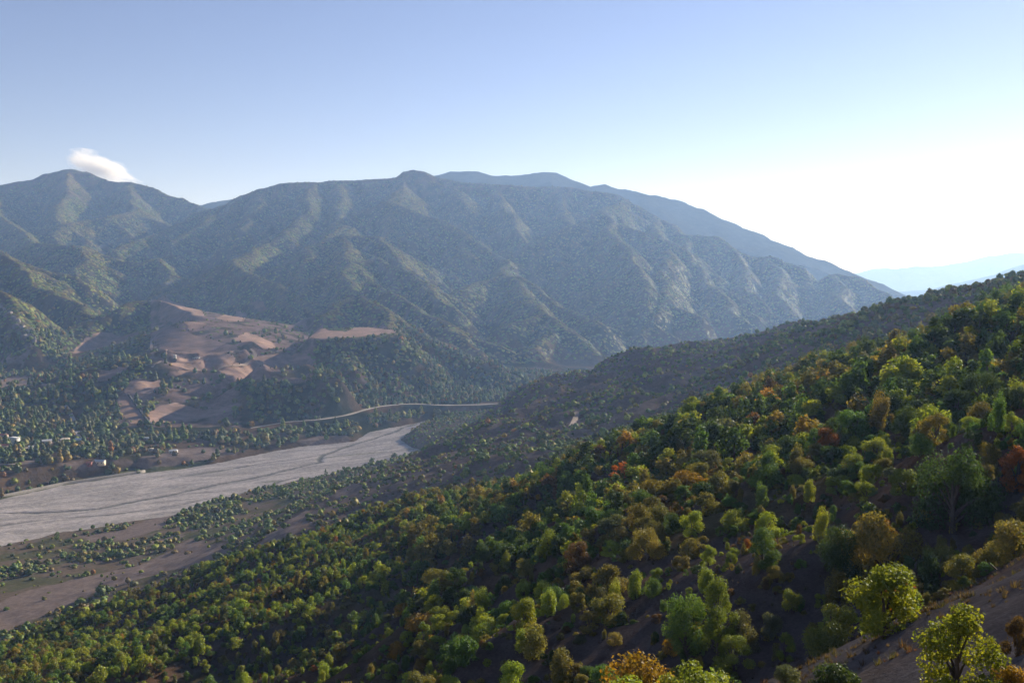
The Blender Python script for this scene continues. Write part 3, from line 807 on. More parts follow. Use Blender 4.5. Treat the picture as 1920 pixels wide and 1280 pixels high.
def crown_mesh(name, seed, n, leaf, form, material):
    """leaf-sized faces spread through clumps that fill the crown; about 2 wide, base at z = 0"""
    r = np.random.RandomState(seed)
    if form == 'round':   K, H, W, z0, flat = r.randint(9, 18), r.uniform(1.55, 1.95), 1.0, 0.2, 0.85
    elif form == 'bush':  K, H, W, z0, flat = r.randint(8, 16), r.uniform(1.1, 1.5), 1.0, 0.05, 0.8
    elif form == 'tall':  K, H, W, z0, flat = 16, 2.9, 0.85, 0.3, 1.1
    elif form == 'spread': K, H, W, z0, flat = 20, 1.45, 1.15, 0.3, 0.7
    elif form == 'shoots': K, H, W, z0, flat = 22, 2.1, 0.95, 0.1, 2.2
    elif form == 'poplar': K, H, W, z0, flat = 14, 6.0, 0.8, 0.3, 2.2
    elif form == 'sapling': K, H, W, z0, flat = 24, 2.3, 1.0, 0.35, 0.75
    a = r.rand(K) * 6.283
    t = (np.arange(K) + r.rand(K)) / K                 # height of each clump
    prof = {'round': np.sqrt(np.clip(1 - (2 * t - 0.85) ** 2 / 1.35, 0.05, 1)), 'bush': np.sqrt(np.clip(1.02 - t ** 2, 0.05, 1)),
            'tall': np.clip(np.sin((0.15 + 0.85 * t) * 3.0) ** 0.7, 0.12, 1), 'spread': np.clip(np.sin((0.2 + 0.75 * t) * 3.0), 0.25, 1),
            'shoots': np.clip(1.05 - 0.75 * t, 0.1, 1), 'poplar': np.clip(np.sin((0.12 + 0.88 * t) * 3.1) ** 0.6, 0.15, 1), 'sapling': np.clip(1.1 - 0.8 * np.abs(t - 0.3) * 1.5, 0.15, 1)}[form]
    rad = prof * (0.25 + 0.75 * np.sqrt(r.rand(K))) * W * 0.82
    cr = (0.26 + 0.2 * r.rand(K)) * (0.7 if form in ('shoots', 'tall', 'poplar', 'sapling') else 1.0)
    cz = z0 + t * (H - z0) * 0.9
    C = np.stack([np.cos(a) * rad, np.sin(a) * rad, cz], -1)
    C[:, :2] += r.randn(1, 2) * 0.05
    if form in ('round', 'bush', 'spread'):               # a lobe or two break the outline
        for _ in range(2):
            q_ = r.randint(K); C[q_, :2] *= r.uniform(1.15, 1.5); C[q_, 2] *= r.uniform(0.8, 1.25); cr[q_] *= r.uniform(0.7, 1.0)
    ci = r.choice(K, n, p=(cr ** 2) / (cr ** 2).sum())
    d = r.randn(n, 3); d /= np.linalg.norm(d, axis=1)[:, None]
    rr = cr[ci] * (0.55 + 0.55 * r.rand(n) ** 0.6) * (1 + 0.25 * r.randn(n) * 0.5)
    p = C[ci] + d * rr[:, None] * np.array((1, 1, flat))
    if form == 'shoots': p[:, :2] *= (0.62 + 0.38 * np.clip(p[:, 2:3] / H, 0, 1))
    p[:, 2] = np.maximum(p[:, 2], 0.02 + 0.1 * r.rand(n))
    nn = d + r.randn(n, 3) * 0.7 + np.array((0, 0, 0.35)); nn /= np.linalg.norm(nn, axis=1)[:, None]
    q = r.randn(n, 3); tt = np.cross(nn, q); tt /= np.linalg.norm(tt, axis=1)[:, None]; bb = np.cross(nn, tt)
    L = leaf * (0.55 + 0.9 * r.rand(n))[:, None]
    v = np.stack([p + tt * L * 0.62, p + bb * L * 0.36, p - tt * L * 0.55, p - bb * L * 0.36 + nn * L * 0.12], 1).reshape(-1, 3)
    me = raw_mesh(name, v, np.arange(4 * n).reshape(n, 4), 4, material)
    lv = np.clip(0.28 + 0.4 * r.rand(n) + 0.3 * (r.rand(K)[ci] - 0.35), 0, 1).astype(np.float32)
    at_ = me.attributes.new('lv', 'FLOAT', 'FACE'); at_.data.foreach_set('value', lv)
    return me, C, cr

def clump_mesh(name, seed, form, quads, material, sub=1):
    """far trees: a few lumpy closed clumps with loose leaf faces round them"""
    import bmesh
    r = np.random.RandomState(seed); V = []; F = []; LV = []
    if form == 'tall': lumps = [((0, 0, 0.8), 0.75, 1.0), ((0.1, 0.05, 1.7), 0.55, 1.2), ((-0.05, 0, 2.4), 0.3, 1.2)]
    elif form == 'bush': lumps = [((0, 0, 0.45), 0.85, 0.75), ((0.4, 0.25, 0.6), 0.5, 0.9), ((-0.35, 0.2, 0.7), 0.45, 0.9)]
    else: lumps = [((0, 0, 0.9), 0.85, 0.9), ((0.4, -0.2, 1.15), 0.5, 1.0), ((-0.35, 0.3, 1.2), 0.5, 0.9), ((0.05, 0.1, 1.5), 0.42, 0.9)]
    for c, rad, fl in lumps:
        bm = bmesh.new(); bmesh.ops.create_icosphere(bm, subdivisions=sub, radius=1.0)
        k = len(V); sh = r.uniform(0.35, 0.65)
        for v in bm.verts:
            q = np.array(v.co) * rad * (0.78 + 0.42 * r.rand()); q[2] *= fl
            V.append(np.array(c) + q)
        for f in bm.faces: F.append([k + v.index for v in f.verts] + [k + f.verts[2].index]); LV.append(np.clip(sh + r.randn() * 0.14, 0, 1))
        bm.free()
    C = np.array([l[0] for l in lumps])
    F3 = [f[:3] for f in F]
    for i in range(quads):
        c, rad, fl = lumps[r.randint(len(lumps))]
        d = r.randn(3); d /= np.linalg.norm(d); p = np.array(c) + d * rad * (0.95 + 0.3 * r.rand()) * np.array((1, 1, fl)); p[2] = max(p[2], 0.05)
        t = np.cross(d + r.randn(3) * 0.5, r.randn(3)); t /= np.linalg.norm(t); b = np.cross(t, d + r.randn(3) * 0.4)
        L = 0.34 * (0.6 + 0.8 * r.rand()); k = len(V)
        V += [p + t * L * 0.6, p + b * L * 0.5, p - t * L * 0.5]; F3.append([k, k + 1, k + 2]); LV.append(r.uniform(0.3, 0.8))
    me = raw_mesh(name, V, F3, 3, material)
    a = me.attributes.new('lv', 'FLOAT', 'FACE'); a.data.foreach_set('value', np.array(LV, np.float32))
    return me

def tube(P, rad, n=6):
    P = np.array(P); m = len(P); out = []
    for i in range(m):
        t = P[min(i + 1, m - 1)] - P[max(i - 1, 0)]; t = t / (np.linalg.norm(t) + 1e-9)
        x = np.cross(t, (0.3, 0.9, 0.1)); x /= np.linalg.norm(x); y = np.cross(t, x)
        for k in range(n):
            a = 6.2832 * k / n
            out.append(P[i] + rad[i] * (math.cos(a) * x + math.sin(a) * y))
    f = [[i * n + k, i * n + (k + 1) % n, (i + 1) * n + (k + 1) % n, (i + 1) * n + k] for i in range(m - 1) for k in range(n)]
    return out, f

def trunk_mesh(name, C, cr, form, seed, limbs=7):
    r = np.random.RandomState(seed)
    top = C[:, 2].max() * 0.85
    V, F = [], []
    def addt(P, rad, n):
        v, f = tube(P, rad, n); o = len(V); V.extend(v); F.extend([[o + i for i in q] for q in f])
    stems = 1 if form in ('round', 'tall', 'poplar', 'sapling') else 3
    for s in range(stems):
        b = np.array((0, 0, -0.25)) + (np.array((r.randn() * 0.08, r.randn() * 0.08, 0)) if stems > 1 else 0)
        e = np.array((r.randn() * 0.12, r.randn() * 0.12, top)) + (np.array((r.randn() * 0.35, r.randn() * 0.35, -0.2 * top)) if stems > 1 else 0)
        P = [b + (e - b) * t + np.array((r.randn(), r.randn(), 0)) * 0.03 for t in (0, 0.2, 0.45, 0.7, 1.0)]
        r0 = 0.075 if stems == 1 else 0.05
        addt(P, [r0 * 1.25, r0, r0 * 0.75, r0 * 0.5, r0 * 0.15], 6)
    for k in r.permutation(len(C))[:limbs]:
        c = C[k]; z = max(0.12, c[2] * 0.45)
        a = np.array((0, 0, z)); P = [a, a + (c - a) * 0.5 + np.array((0, 0, 0.08)), c]
        addt(P, [0.035, 0.025, 0.008], 5)
    return raw_mesh(name, V, F, 4, M_BARK, True)

LEVELS = {0: (5600, 0.078), 1: (1050, 0.165), 2: (95, 0.48), 3: (34, 0.80)}
FORMS = {0: ['round', 'round', 'round', 'bush', 'bush', 'bush', 'tall', 'tall', 'spread', 'spread', 'shoots', 'shoots'],
         1: ['round', 'round', 'round', 'bush', 'bush', 'tall', 'tall', 'spread', 'shoots', 'shoots'],
         2: ['round', 'round', 'bush', 'bush', 'tall', 'spread'], 3: ['round', 'bush', 'round', 'bush', 'round', 'bush', 'round', 'tall']}
CROWN = {}; TRUNK = {}
for lv_, forms in FORMS.items():
    n, s = LEVELS[lv_]
    for i, fm in enumerate(forms):
        if lv_ > 1:
            CROWN[lv_, i] = clump_mesh('crown', 100 * lv_ + i, fm, 130 if lv_ == 2 else 10, M_LEAF_F, 2 if lv_ == 2 else 1); continue
        me, C, cr = crown_mesh('crown', 100 * lv_ + i, n, s, fm, M_LEAF)
        CROWN[lv_, i] = me
        if lv_ < 2: TRUNK[lv_, i] = trunk_mesh('trunk', C, cr, fm, i, 7 if lv_ == 0 else 4)

# tufts of dry grass and low stalks
def tuft_mesh(seed, n, material):
    r = np.random.RandomState(seed); V = []; F = []
    for k in range(n):
        a = r.rand() * 6.283; b = np.array((math.cos(a), math.sin(a), 0)) * r.rand() * 0.35
        d = np.array((math.cos(a), math.sin(a), 0)) * (0.1 + 0.5 * r.rand()) + np.array((0, 0, 0.5 + 0.6 * r.rand()))
        s = np.cross(d, (0, 0, 1)); s = s / np.linalg.norm(s) * (0.03 + 0.04 * r.rand())
        o = len(V); V += [b - s, b + s, b + d * 0.6 + s * 0.7, b + d]; F.append([o, o + 1, o + 2, o + 3])
    me = raw_mesh('tuft', V, F, 4, material)
    at_ = me.attributes.new('lv', 'FLOAT', 'FACE'); at_.data.foreach_set('value', r.rand(n).astype(np.float32))
    return me

def scatter(name, pts, scl, rot, idx, tint, meshes, label, cat):
    protos = bpy.data.collections.new(name + '_kinds')
    for i, me in enumerate(meshes):
        protos.objects.link(bpy.data.objects.new('%s_kind_%02d' % (name, i), me))
    me = bpy.data.meshes.new(name); n = len(pts)
    me.vertices.add(n); me.vertices.foreach_set('co', np.asarray(pts, np.float32).ravel())
    def att(nm, ty, key, v):
        a = me.attributes.new(nm, ty, 'POINT'); a.data.foreach_set(key, np.ascontiguousarray(v).ravel())
    att('size', 'FLOAT_VECTOR', 'vector', np.asarray(scl, np.float32))
    att('turn', 'FLOAT_VECTOR', 'vector', np.asarray(rot, np.float32))
    att('pick', 'INT', 'value', np.asarray(idx, np.int32))
    c = np.ones((n, 4), np.float32); c[:, :3] = tint
    att('tint', 'FLOAT_COLOR', 'color', c)
    o = obj(name, me)
    ng = bpy.data.node_groups.new(name, 'GeometryNodeTree')
    ng.interface.new_socket('Geometry', in_out='INPUT', socket_type='NodeSocketGeometry')
    ng.interface.new_socket('Geometry', in_out='OUTPUT', socket_type='NodeSocketGeometry')
    gi = ng.nodes.new('NodeGroupInput'); go = ng.nodes.new('NodeGroupOutput')
    ci = ng.nodes.new('GeometryNodeCollectionInfo'); ci.inputs['Collection'].default_value = protos
    ci.inputs['Separate Children'].default_value = True; ci.inputs['Reset Children'].default_value = True
    ip = ng.nodes.new('GeometryNodeInstanceOnPoints'); ip.inputs['Pick Instance'].default_value = True
    def na(nm, ty):
        q = ng.nodes.new('GeometryNodeInputNamedAttribute'); q.data_type = ty; q.inputs['Name'].default_value = nm
        return q.outputs['Attribute']
    L = ng.links.new
    L(gi.outputs[0], ip.inputs['Points']); L(ci.outputs[0], ip.inputs['Instance'])
    L(na('pick', 'INT'), ip.inputs['Instance Index']); L(na('size', 'FLOAT_VECTOR'), ip.inputs['Scale'])
    er = ng.nodes.new('FunctionNodeEulerToRotation'); L(na('turn', 'FLOAT_VECTOR'), er.inputs[0]); L(er.outputs[0], ip.inputs['Rotation'])
    L(ip.outputs[0], go.inputs[0])
    md = o.modifiers.new('spread', 'NODES'); md.node_group = ng
    return tag(o, label, cat, kind='stuff')

# colours of the leaves (linear): name, colour
PAL = [('dark green', (0.034, 0.062, 0.016)), ('green', (0.058, 0.112, 0.024)), ('yellow-green', (0.150, 0.195, 0.022)), ('olive', (0.118, 0.112, 0.026)),
       ('golden', (0.190, 0.130, 0.018)), ('russet', (0.092, 0.058, 0.024)), ('orange', (0.200, 0.078, 0.018)), ('grey-green', (0.070, 0.082, 0.040))]
PALC = np.array([p[1] for p in PAL]) * 1.45
rs = np.random.RandomState(77)

def choose(w):                       # one palette entry per row of weights
    w = w / w.sum(1, keepdims=True); c = np.cumsum(w, 1)
    return (rs.rand(len(w), 1) > c).sum(1).clip(0, len(PAL) - 1)

def slope_at(x, y, e=2.0):
    gx = (hland(x + e, y) - hland(x - e, y)) / (2 * e); gy = (hland(x, y + e) - hland(x, y - e)) / (2 * e)
    return gx, gy

def clear_of(polys, x, y, sd=0.0):
    m = np.ones(len(x), bool)
    for p in polys: m &= ~in_poly(p, x, y)
    return m

# ---- woods on the mountain
def mountain_woods():
    n = 560000
    x = rs.uniform(-2700, 2700, n); y = rs.uniform(1050, 4450, n)
    k = (np.abs(x) < 0.62 * y + 60) & (poly_sd(FAR_SIDE, x, y) < -20)
    x, y = x[k], y[k]
    z = GF.h(x, y)
    gx, gy = slope_at(x, y, 8.0)
    facing = (gx * x + gy * y) / np.hypot(x, y) + 0.0                  # positive: the slope faces the viewer
    k = (z > np.where(y < 1780, 62, 30)) & (facing > -0.42) & (rs.rand(len(x)) < 1 - 0.55 * sstep(2200, 3800, y) * 0.0)
    dn = fbm(N1, x / 130, y / 130, 4) + 0.5 * fbm(N2, x / 35, y / 35, 2)
    steepness = np.hypot(gx, gy)
    keep = 0.97 - 0.75 * sstep(0.35, 0.9, dn + 0.5 * sstep(420, 640, z) + 0.08 * (steepness - 0.75)) - 0.5 * (z < 90) * sstep(-0.2, 0.4, fbm(N3, x / 60, y / 60, 2))
    k &= rs.rand(len(x)) < keep
    k &= clear_of(FIELDS, x, y)
    road, _ = line_dist(ROAD, x, y); k &= road > 8
    hp, hq = project(x, y, z)
    k &= ~((hp > 282) & (hp < 590) & (hq > 560) & (hq < 716) & (y < 2150)) | (rs.rand(len(x)) < 0.07)
    x, y, z = x[k], y[k], z[k]
    m = len(x)
    d = np.hypot(x, y)
    h = (2.2 + 2.0 * rs.rand(m) ** 1.4) * (1 + 0.2 * sstep(2500, 4200, d)) * np.where(z > 330, 0.9, 1.0)
    a = fbm(N3, x / 260, y / 260, 3); b = fbm(N5, x / 70, y / 70, 2)
    w = np.tile(np.array([0.30, 0.46, 0.20, 0.30, 0.02, 0.16, 0.02, 0.10]), (m, 1))
    dry = sstep(-0.2, 0.5, a + 0.5 * b + 0.4 * sstep(250, 480, z) - 0.1)
    w[:, 3] += 0.35 * dry; w[:, 5] += 0.5 * dry; w[:, 1] += 0.3 * (1 - dry); w[:, 0] += 0.25 * (1 - dry)
    e_ = 12.0
    lap = (GF.h(x + e_, y) + GF.h(x - e_, y) + GF.h(x, y + e_) + GF.h(x, y - e_) - 4 * GF.h(x, y)) / (e_ * e_)
    w[:, 5] += 0.9 * sstep(0.004, 0.02, -lap); w[:, 3] += 0.4 * sstep(0.004, 0.02, -lap)
    c = (0.55 * PALC[choose(w)] + 0.45 * (w / w.sum(1, keepdims=True)) @ PALC) * 1.08 * (0.84 + 0.32 * rs.rand(m))[:, None]
    sc = np.stack([h * rs.uniform(0.8, 1.25, m), h * rs.uniform(0.8, 1.25, m), h * (0.11 + 0.09 * rs.rand(m))], -1)
    gx, gy = gx[k], gy[k]; nl = np.sqrt(1 + gx * gx + gy * gy)
    nx, ny, nz_ = -gx / nl, -gy / nl, 1 / nl
    near_ = np.hypot(x, y) < 1480                        # crowns lie with the slope far off, stand upright close by
    tl = np.where(near_, 0.35, 1.0) * (rs.rand(m) < 0.95)
    rot = np.stack([-np.arcsin(ny) * tl, np.arctan2(nx, nz_) * tl, np.where(tl < 0.5, rs.rand(m) * 6.28, 0)], -1)
    sc[:, 2] *= np.where(near_, 4.0, np.where(tl < 0.5, 3.4, 1.0))
    far = d > 2100
    for nm, sel, lv_, lab in (('mountain_forest', far, 3, 'dense autumn forest covering the mountain spurs'), ('lower_forest', ~far, 2, 'green woods on the low spurs above road and fields')):
        ns = len(FORMS[lv_])
        scatter(nm, np.stack([x, y, z - 0.15], -1)[sel], sc[sel], rot[sel], rs.randint(0, ns, sel.sum()), c[sel], [CROWN[lv_, i] for i in range(ns)], lab, 'forest')
    print('mountain trees', far.sum(), (~far).sum())
mountain_woods()

# ---- valley trees on the far bank, around the village and along hedges
FIELD_EDGE = [p for f in FIELDS for p in f[::1]]
HOUSE_AT = [(25, 828), (6, 820), (8, 838), (58, 840), (75, 846), (122, 826), (90, 831), (152, 830), (186, 869), (167, 870), (278, 824), (286, 844), (326, 848), (328, 672), (369, 672)]
HOUSE_XY = np.array([hit(*p) for p in HOUSE_AT])
def valley_trees():
    n = 60000
    x = rs.uniform(-1100, 130, n); y = rs.uniform(880, 1900, n)
    z = GF.h(x, y)
    k = (poly_sd(FAR_SIDE, x, y) < 0) & (poly_sd(RIVER, x, y) > 5) & (z < 105) & (np.abs(x) < 0.62 * y + 40)
    x, y, z = x[k], y[k], z[k]
    px, py = project(x, y, z)
    dn = fbm(N1, x / 70, y / 70, 3) + 0.4 * fbm(N2, x / 18, y / 18, 2)
    p = 0.25 + 0.5 * sstep(-0.25, 0.35, dn)
    p = np.where((px < 320) & (py > 700) & (py < 870), 0.55 + 0.4 * sstep(-0.5, 0.1, dn), p)      # the village's orchards
    p = np.where((px > 440) & (py > 690), p + 0.3, p)
    p = np.where((px > 560) & (px < 830) & (py > 775), 0.95, p)
    p = np.where((px > 470) & (px < 900) & (py > 690) & (py < 780), 1.6, p)
    p = np.where((px > 282) & (px < 590) & (py > 560) & (py < 716) & (z > 58), 0.06, p)
    p = np.where((px > 120) & (px < 285) & (py > 612) & (py < 672), 0.04, p)
    p = np.where((px > 225) & (px < 460) & (py > 735) & (py < 812), p * 0.3, p)
    p = p * (0.35 + 0.9 * sstep(-0.25, 0.2, fbm(N5, x / 30, y / 30, 2)))
    k = rs.rand(len(x)) < p * 0.8
    k &= clear_of(FIELDS, x, y) & (clear_of(BARES, x, y) | (rs.rand(len(x)) < 0.06))
    road, _ = line_dist(ROAD, x, y); k &= (road > 9) & ((road > 24) | (rs.rand(len(x)) < 0.25) | (y > 1520))
    for h_ in HOUSE_XY:                                                    # no tree grows through a house or hides its front
        dx, dy = x - h_[0], y - h_[1]
        k &= ~((np.abs(dx) < 8) & (dy > -15) & (dy < 8))
    x, y, z = x[k], y[k], z[k]
    # hedges round the fields
    E = np.array([p for f in FIELDS for p in f]); rr = rs.rand(len(E)) < 0.32
    E = E[rr] + rs.randn(rr.sum(), 2) * 2.2
    x = np.concatenate([x, E[:, 0]]); y = np.concatenate([y, E[:, 1]]); z = GF.h(x, y)
    m = len(x); hedge = np.arange(m) >= m - len(E)
    h = np.where(hedge, 0.6 + 1.0 * rs.rand(m), 1.8 + 2.9 * rs.rand(m) ** 1.5)
    rp = np.array([project(*p) for p in ROAD]); bpx_, _ = project(x, y, z); _, top = project(x, y, z + 1.9 * h)   # nothing hides the road
    ok = ~((bpx_ > 545) & (bpx_ < 945) & (y < np.interp(bpx_, rp[:, 0], [p[1] for p in ROAD])) & (top < np.interp(bpx_, rp[:, 0], rp[:, 1]) + 3))
    x, y, z, h, hedge = x[ok], y[ok], z[ok], h[ok], hedge[ok]; m = len(x)
    a = fbm(N3, x / 60, y / 60, 2)
    w = np.tile(np.array([0.42, 0.42, 0.18, 0.22, 0.05, 0.08, 0.015, 0.22]), (m, 1))
    w[:, 4] += 0.16 * sstep(0.1, 0.6, a); w[:, 6] += 0.04 * sstep(0.1, 0.6, a); w[:, 5] += 0.2 * sstep(0.1, 0.5, a)
    c = (0.6 * PALC[choose(w)] + 0.4 * np.array((0.085, 0.095, 0.028))) * (0.75 + 0.5 * rs.rand(m))[:, None]
    sc = np.stack([h, h, h * (0.75 + 0.5 * rs.rand(m))], -1); rot = np.stack([np.zeros(m), np.zeros(m), rs.rand(m) * 6.28], -1)
    ns = len(FORMS[2])
    scatter('valley_trees', np.stack([x, y, z - 0.2], -1), sc, rot, rs.randint(0, ns, m), c, [CROWN[2, i] for i in range(ns)], 'mass of orchard and hedge trees round the village', 'trees')
    print('valley trees', m)
valley_trees()

# ---- scrub on the near bank, between the hillside and the river
def near_bank_scrub():
    n = 150000
    x = rs.uniform(-520, 760, n); y = rs.uniform(330, 1500, n)
    k = (poly_sd(FAR_SIDE, x, y) > 0) & (poly_sd(RIVER, x, y) > 2) & (np.abs(x) < 0.6 * y + 40) & (np.hypot(x, y) > 400)
    x, y = x[k], y[k]; z = GN.h(x, y)
    px, py = project(x, y, z)
    dn = fbm(N1, x / 55, y / 55, 4) + 0.45 * fbm(N2, x / 14, y / 14, 2)
    p = 0.22 + 0.68 * sstep(-0.2, 0.35, dn)
    p = np.where((px < 560) & (py > 880), 0.04 + 0.94 * sstep(-0.08, 0.28, dn), p)
    p = np.where((px > 1150) & (py < 720), p + 0.15, p)
    k = (rs.rand(len(x)) < p) & (clear_of(BARES, x, y) | (rs.rand(len(x)) < 0.05))
    x, y, z = x[k], y[k], z[k]; px, py = px[k], py[k]; m = len(x)
    h = 0.6 + 1.25 * rs.rand(m) ** 2.0 + 1.0 * (rs.rand(m) < 0.14)
    h = np.where((px > 1540) & (py < 640), h * 1.2, h)
    h = np.where((px < 560) & (py > 880), h * 1.1, h)
    a = fbm(N3, x / 90, y / 90, 3)
    w = np.tile(np.array([0.34, 0.55, 0.30, 0.34, 0.03, 0.08, 0.004, 0.20]), (m, 1))
    w[:, 5] += 0.35 * sstep(0, 0.5, a) ; w[:, 1] += 0.4 * sstep(0, 0.5, -a)
    c = (0.65 * PALC[choose(w)] + 0.35 * np.array((0.11, 0.115, 0.035))) * 1.15 * (0.7 + 0.5 * rs.rand(m))[:, None]
    sc = np.stack([h, h, h * (0.65 + 0.5 * rs.rand(m))], -1); rot = np.stack([np.zeros(m), np.zeros(m), rs.rand(m) * 6.28], -1)
    ns = len(FORMS[2])
    scatter('bank_scrub', np.stack([x, y, z - 0.15], -1), sc, rot, rs.choice([0, 1, 2, 3, 2, 3, 0, 5], m), c, [CROWN[2, i] for i in range(ns)], 'low mixed scrub on the brown slopes down to the river', 'scrub')
    print('bank scrub', m)
near_bank_scrub()

# ------------------------------------------------------------------ trees and shrubs of the near hillside
# hero plants surveyed one by one: base bearing, width in photo pixels, height in photo pixels, form, colour, label
HEROES = [
 ((1662, 1185), 150, 128, 'round', 2, 'bright yellow-green bush tree right behind the crest of the bare spur'),
 ((1555, 1222), 125, 88, 'bush', 2, 'lower yellow-green bush on the left of the bright bush tree'),
 ((1648, 1075), 150, 140, 'bush', 3, 'domed olive-brown bush in the dark gully'),
 ((1585, 1085), 95, 100, 'round', 0, 'dark green bush leaning on the left of the domed olive bush'),
 ((1785, 1000), 150, 175, 'round', 0, 'big dark green tree on the far side of the dark gully'),
 ((1905, 925), 75, 100, 'tall', 6, 'bright orange tree cut by the right picture edge'),
 ((1285, 1240), 95, 130, 'round', 1, 'green leafy tree, left one of the tall clump below the shaded gully'),
 ((1345, 1236), 95, 165, 'tall', 2, 'tallest tree of the clump below the shaded gully, yellow-green'),
 ((1392, 1222), 62, 85, 'round', 7, 'rounded grey-green tree, right one of the clump below the shaded gully'),
 ((1375, 1275), 95, 95, 'tall', 2, 'yellow-green young tree standing just left of the bare spur end'),
 ((1470, 1240), 48, 62, 'tall', 2, 'small upright yellow-green tree at the bare spur rim'),
 ((1445, 1200), 48, 55, 'round', 7, 'small round grey-green tree alone in the shaded gully'),
 ((1482, 1150), 42, 48, 'round', 2, 'little yellow-green bush at the foot of the bare scarp'),
 ((1428, 1065), 80, 85, 'tall', 1, 'bright green upright bush at the left rim of the bare scarp'),
 ((1700, 1085), 40, 50, 'tall', 1, 'small pointed green sapling below the domed olive bush'),
 ((1762, 1070), 65, 50, 'spread', 3, 'low dull olive bush in the shaded gully, right of the pointed sapling'),
 ((1700, 925), 70, 45, 'bush', 2, 'low yellow-green bush on the upper bare rib'),
 ((1700, 820), 55, 62, 'round', 0, 'dark green rounded tree above the upper bare rib'),
 ((1840, 770), 70, 75, 'round', 0, 'dark green tree with broad crown near the right edge'),
 ((1660, 690), 42, 40, 'round', 4, 'golden tree in the upper right of the near slope'),
 ((1215, 1050), 70, 70, 'round', 3, 'olive round tree in the middle of the slope beside a russet one'),
 ((1085, 1070), 60, 55, 'bush', 5, 'russet bush in the middle of the near slope'),
 ((1000, 1240), 65, 70, 'round', 3, 'round olive tree on the lower middle slope'),
 ((985, 1180), 55, 60, 'round', 2, 'yellow-green round tree just above the lower rib'),
]
NEAR_HERO = [
 ((1790, 1345), 175, 215, 'sapling', 2, 'yellow-green sapling with open branches in front of the bare spur'),
 ((1570, 1310), 110, 75, 'bush', 0, 'dark green leafy bush at the bottom edge on the bare spur'),
 ((1475, 1292), 55, 50, 'round', 7, 'small grey-green round bush at the bottom edge on the bare spur'),
 ((1905, 1330), 90, 60, 'bush', 4, 'low golden bush in the bottom right corner'),
 ((1912, 1225), 60, 70, 'bush', 5, 'russet twiggy shrub on the bare spur at the right edge'),
]
form_of = {lv_: {} for lv_ in FORMS}
for lv_ in FORMS:
    for i, fm in enumerate(FORMS[lv_]): form_of[lv_].setdefault(fm, []).append(i)
UNIT = {'round': 1.85, 'bush': 1.4, 'tall': 3.0, 'spread': 1.6, 'shoots': 2.4, 'poplar': 6.2, 'sapling': 2.4}

cand = []        # x, y, z, width scale, height scale, form, palette index, hero label
for (b, wp, hp, fm, pc, lab) in HEROES + NEAR_HERO:
    q = hit(min(b[0], 1919), min(b[1], 1279)) if b[1] < 1280 else None
    if q is None:
        q = hit(b[0], b[1])
    d = q[1]
    cand.append((q[0], q[1], q[2], wp * d / FPX / 2.0, hp * d / FPX / UNIT[fm], fm, pc, lab))
hx = np.array([c[0] for c in cand]); hy = np.array([c[1] for c in cand]); hr = np.array([c[3] for c in cand])

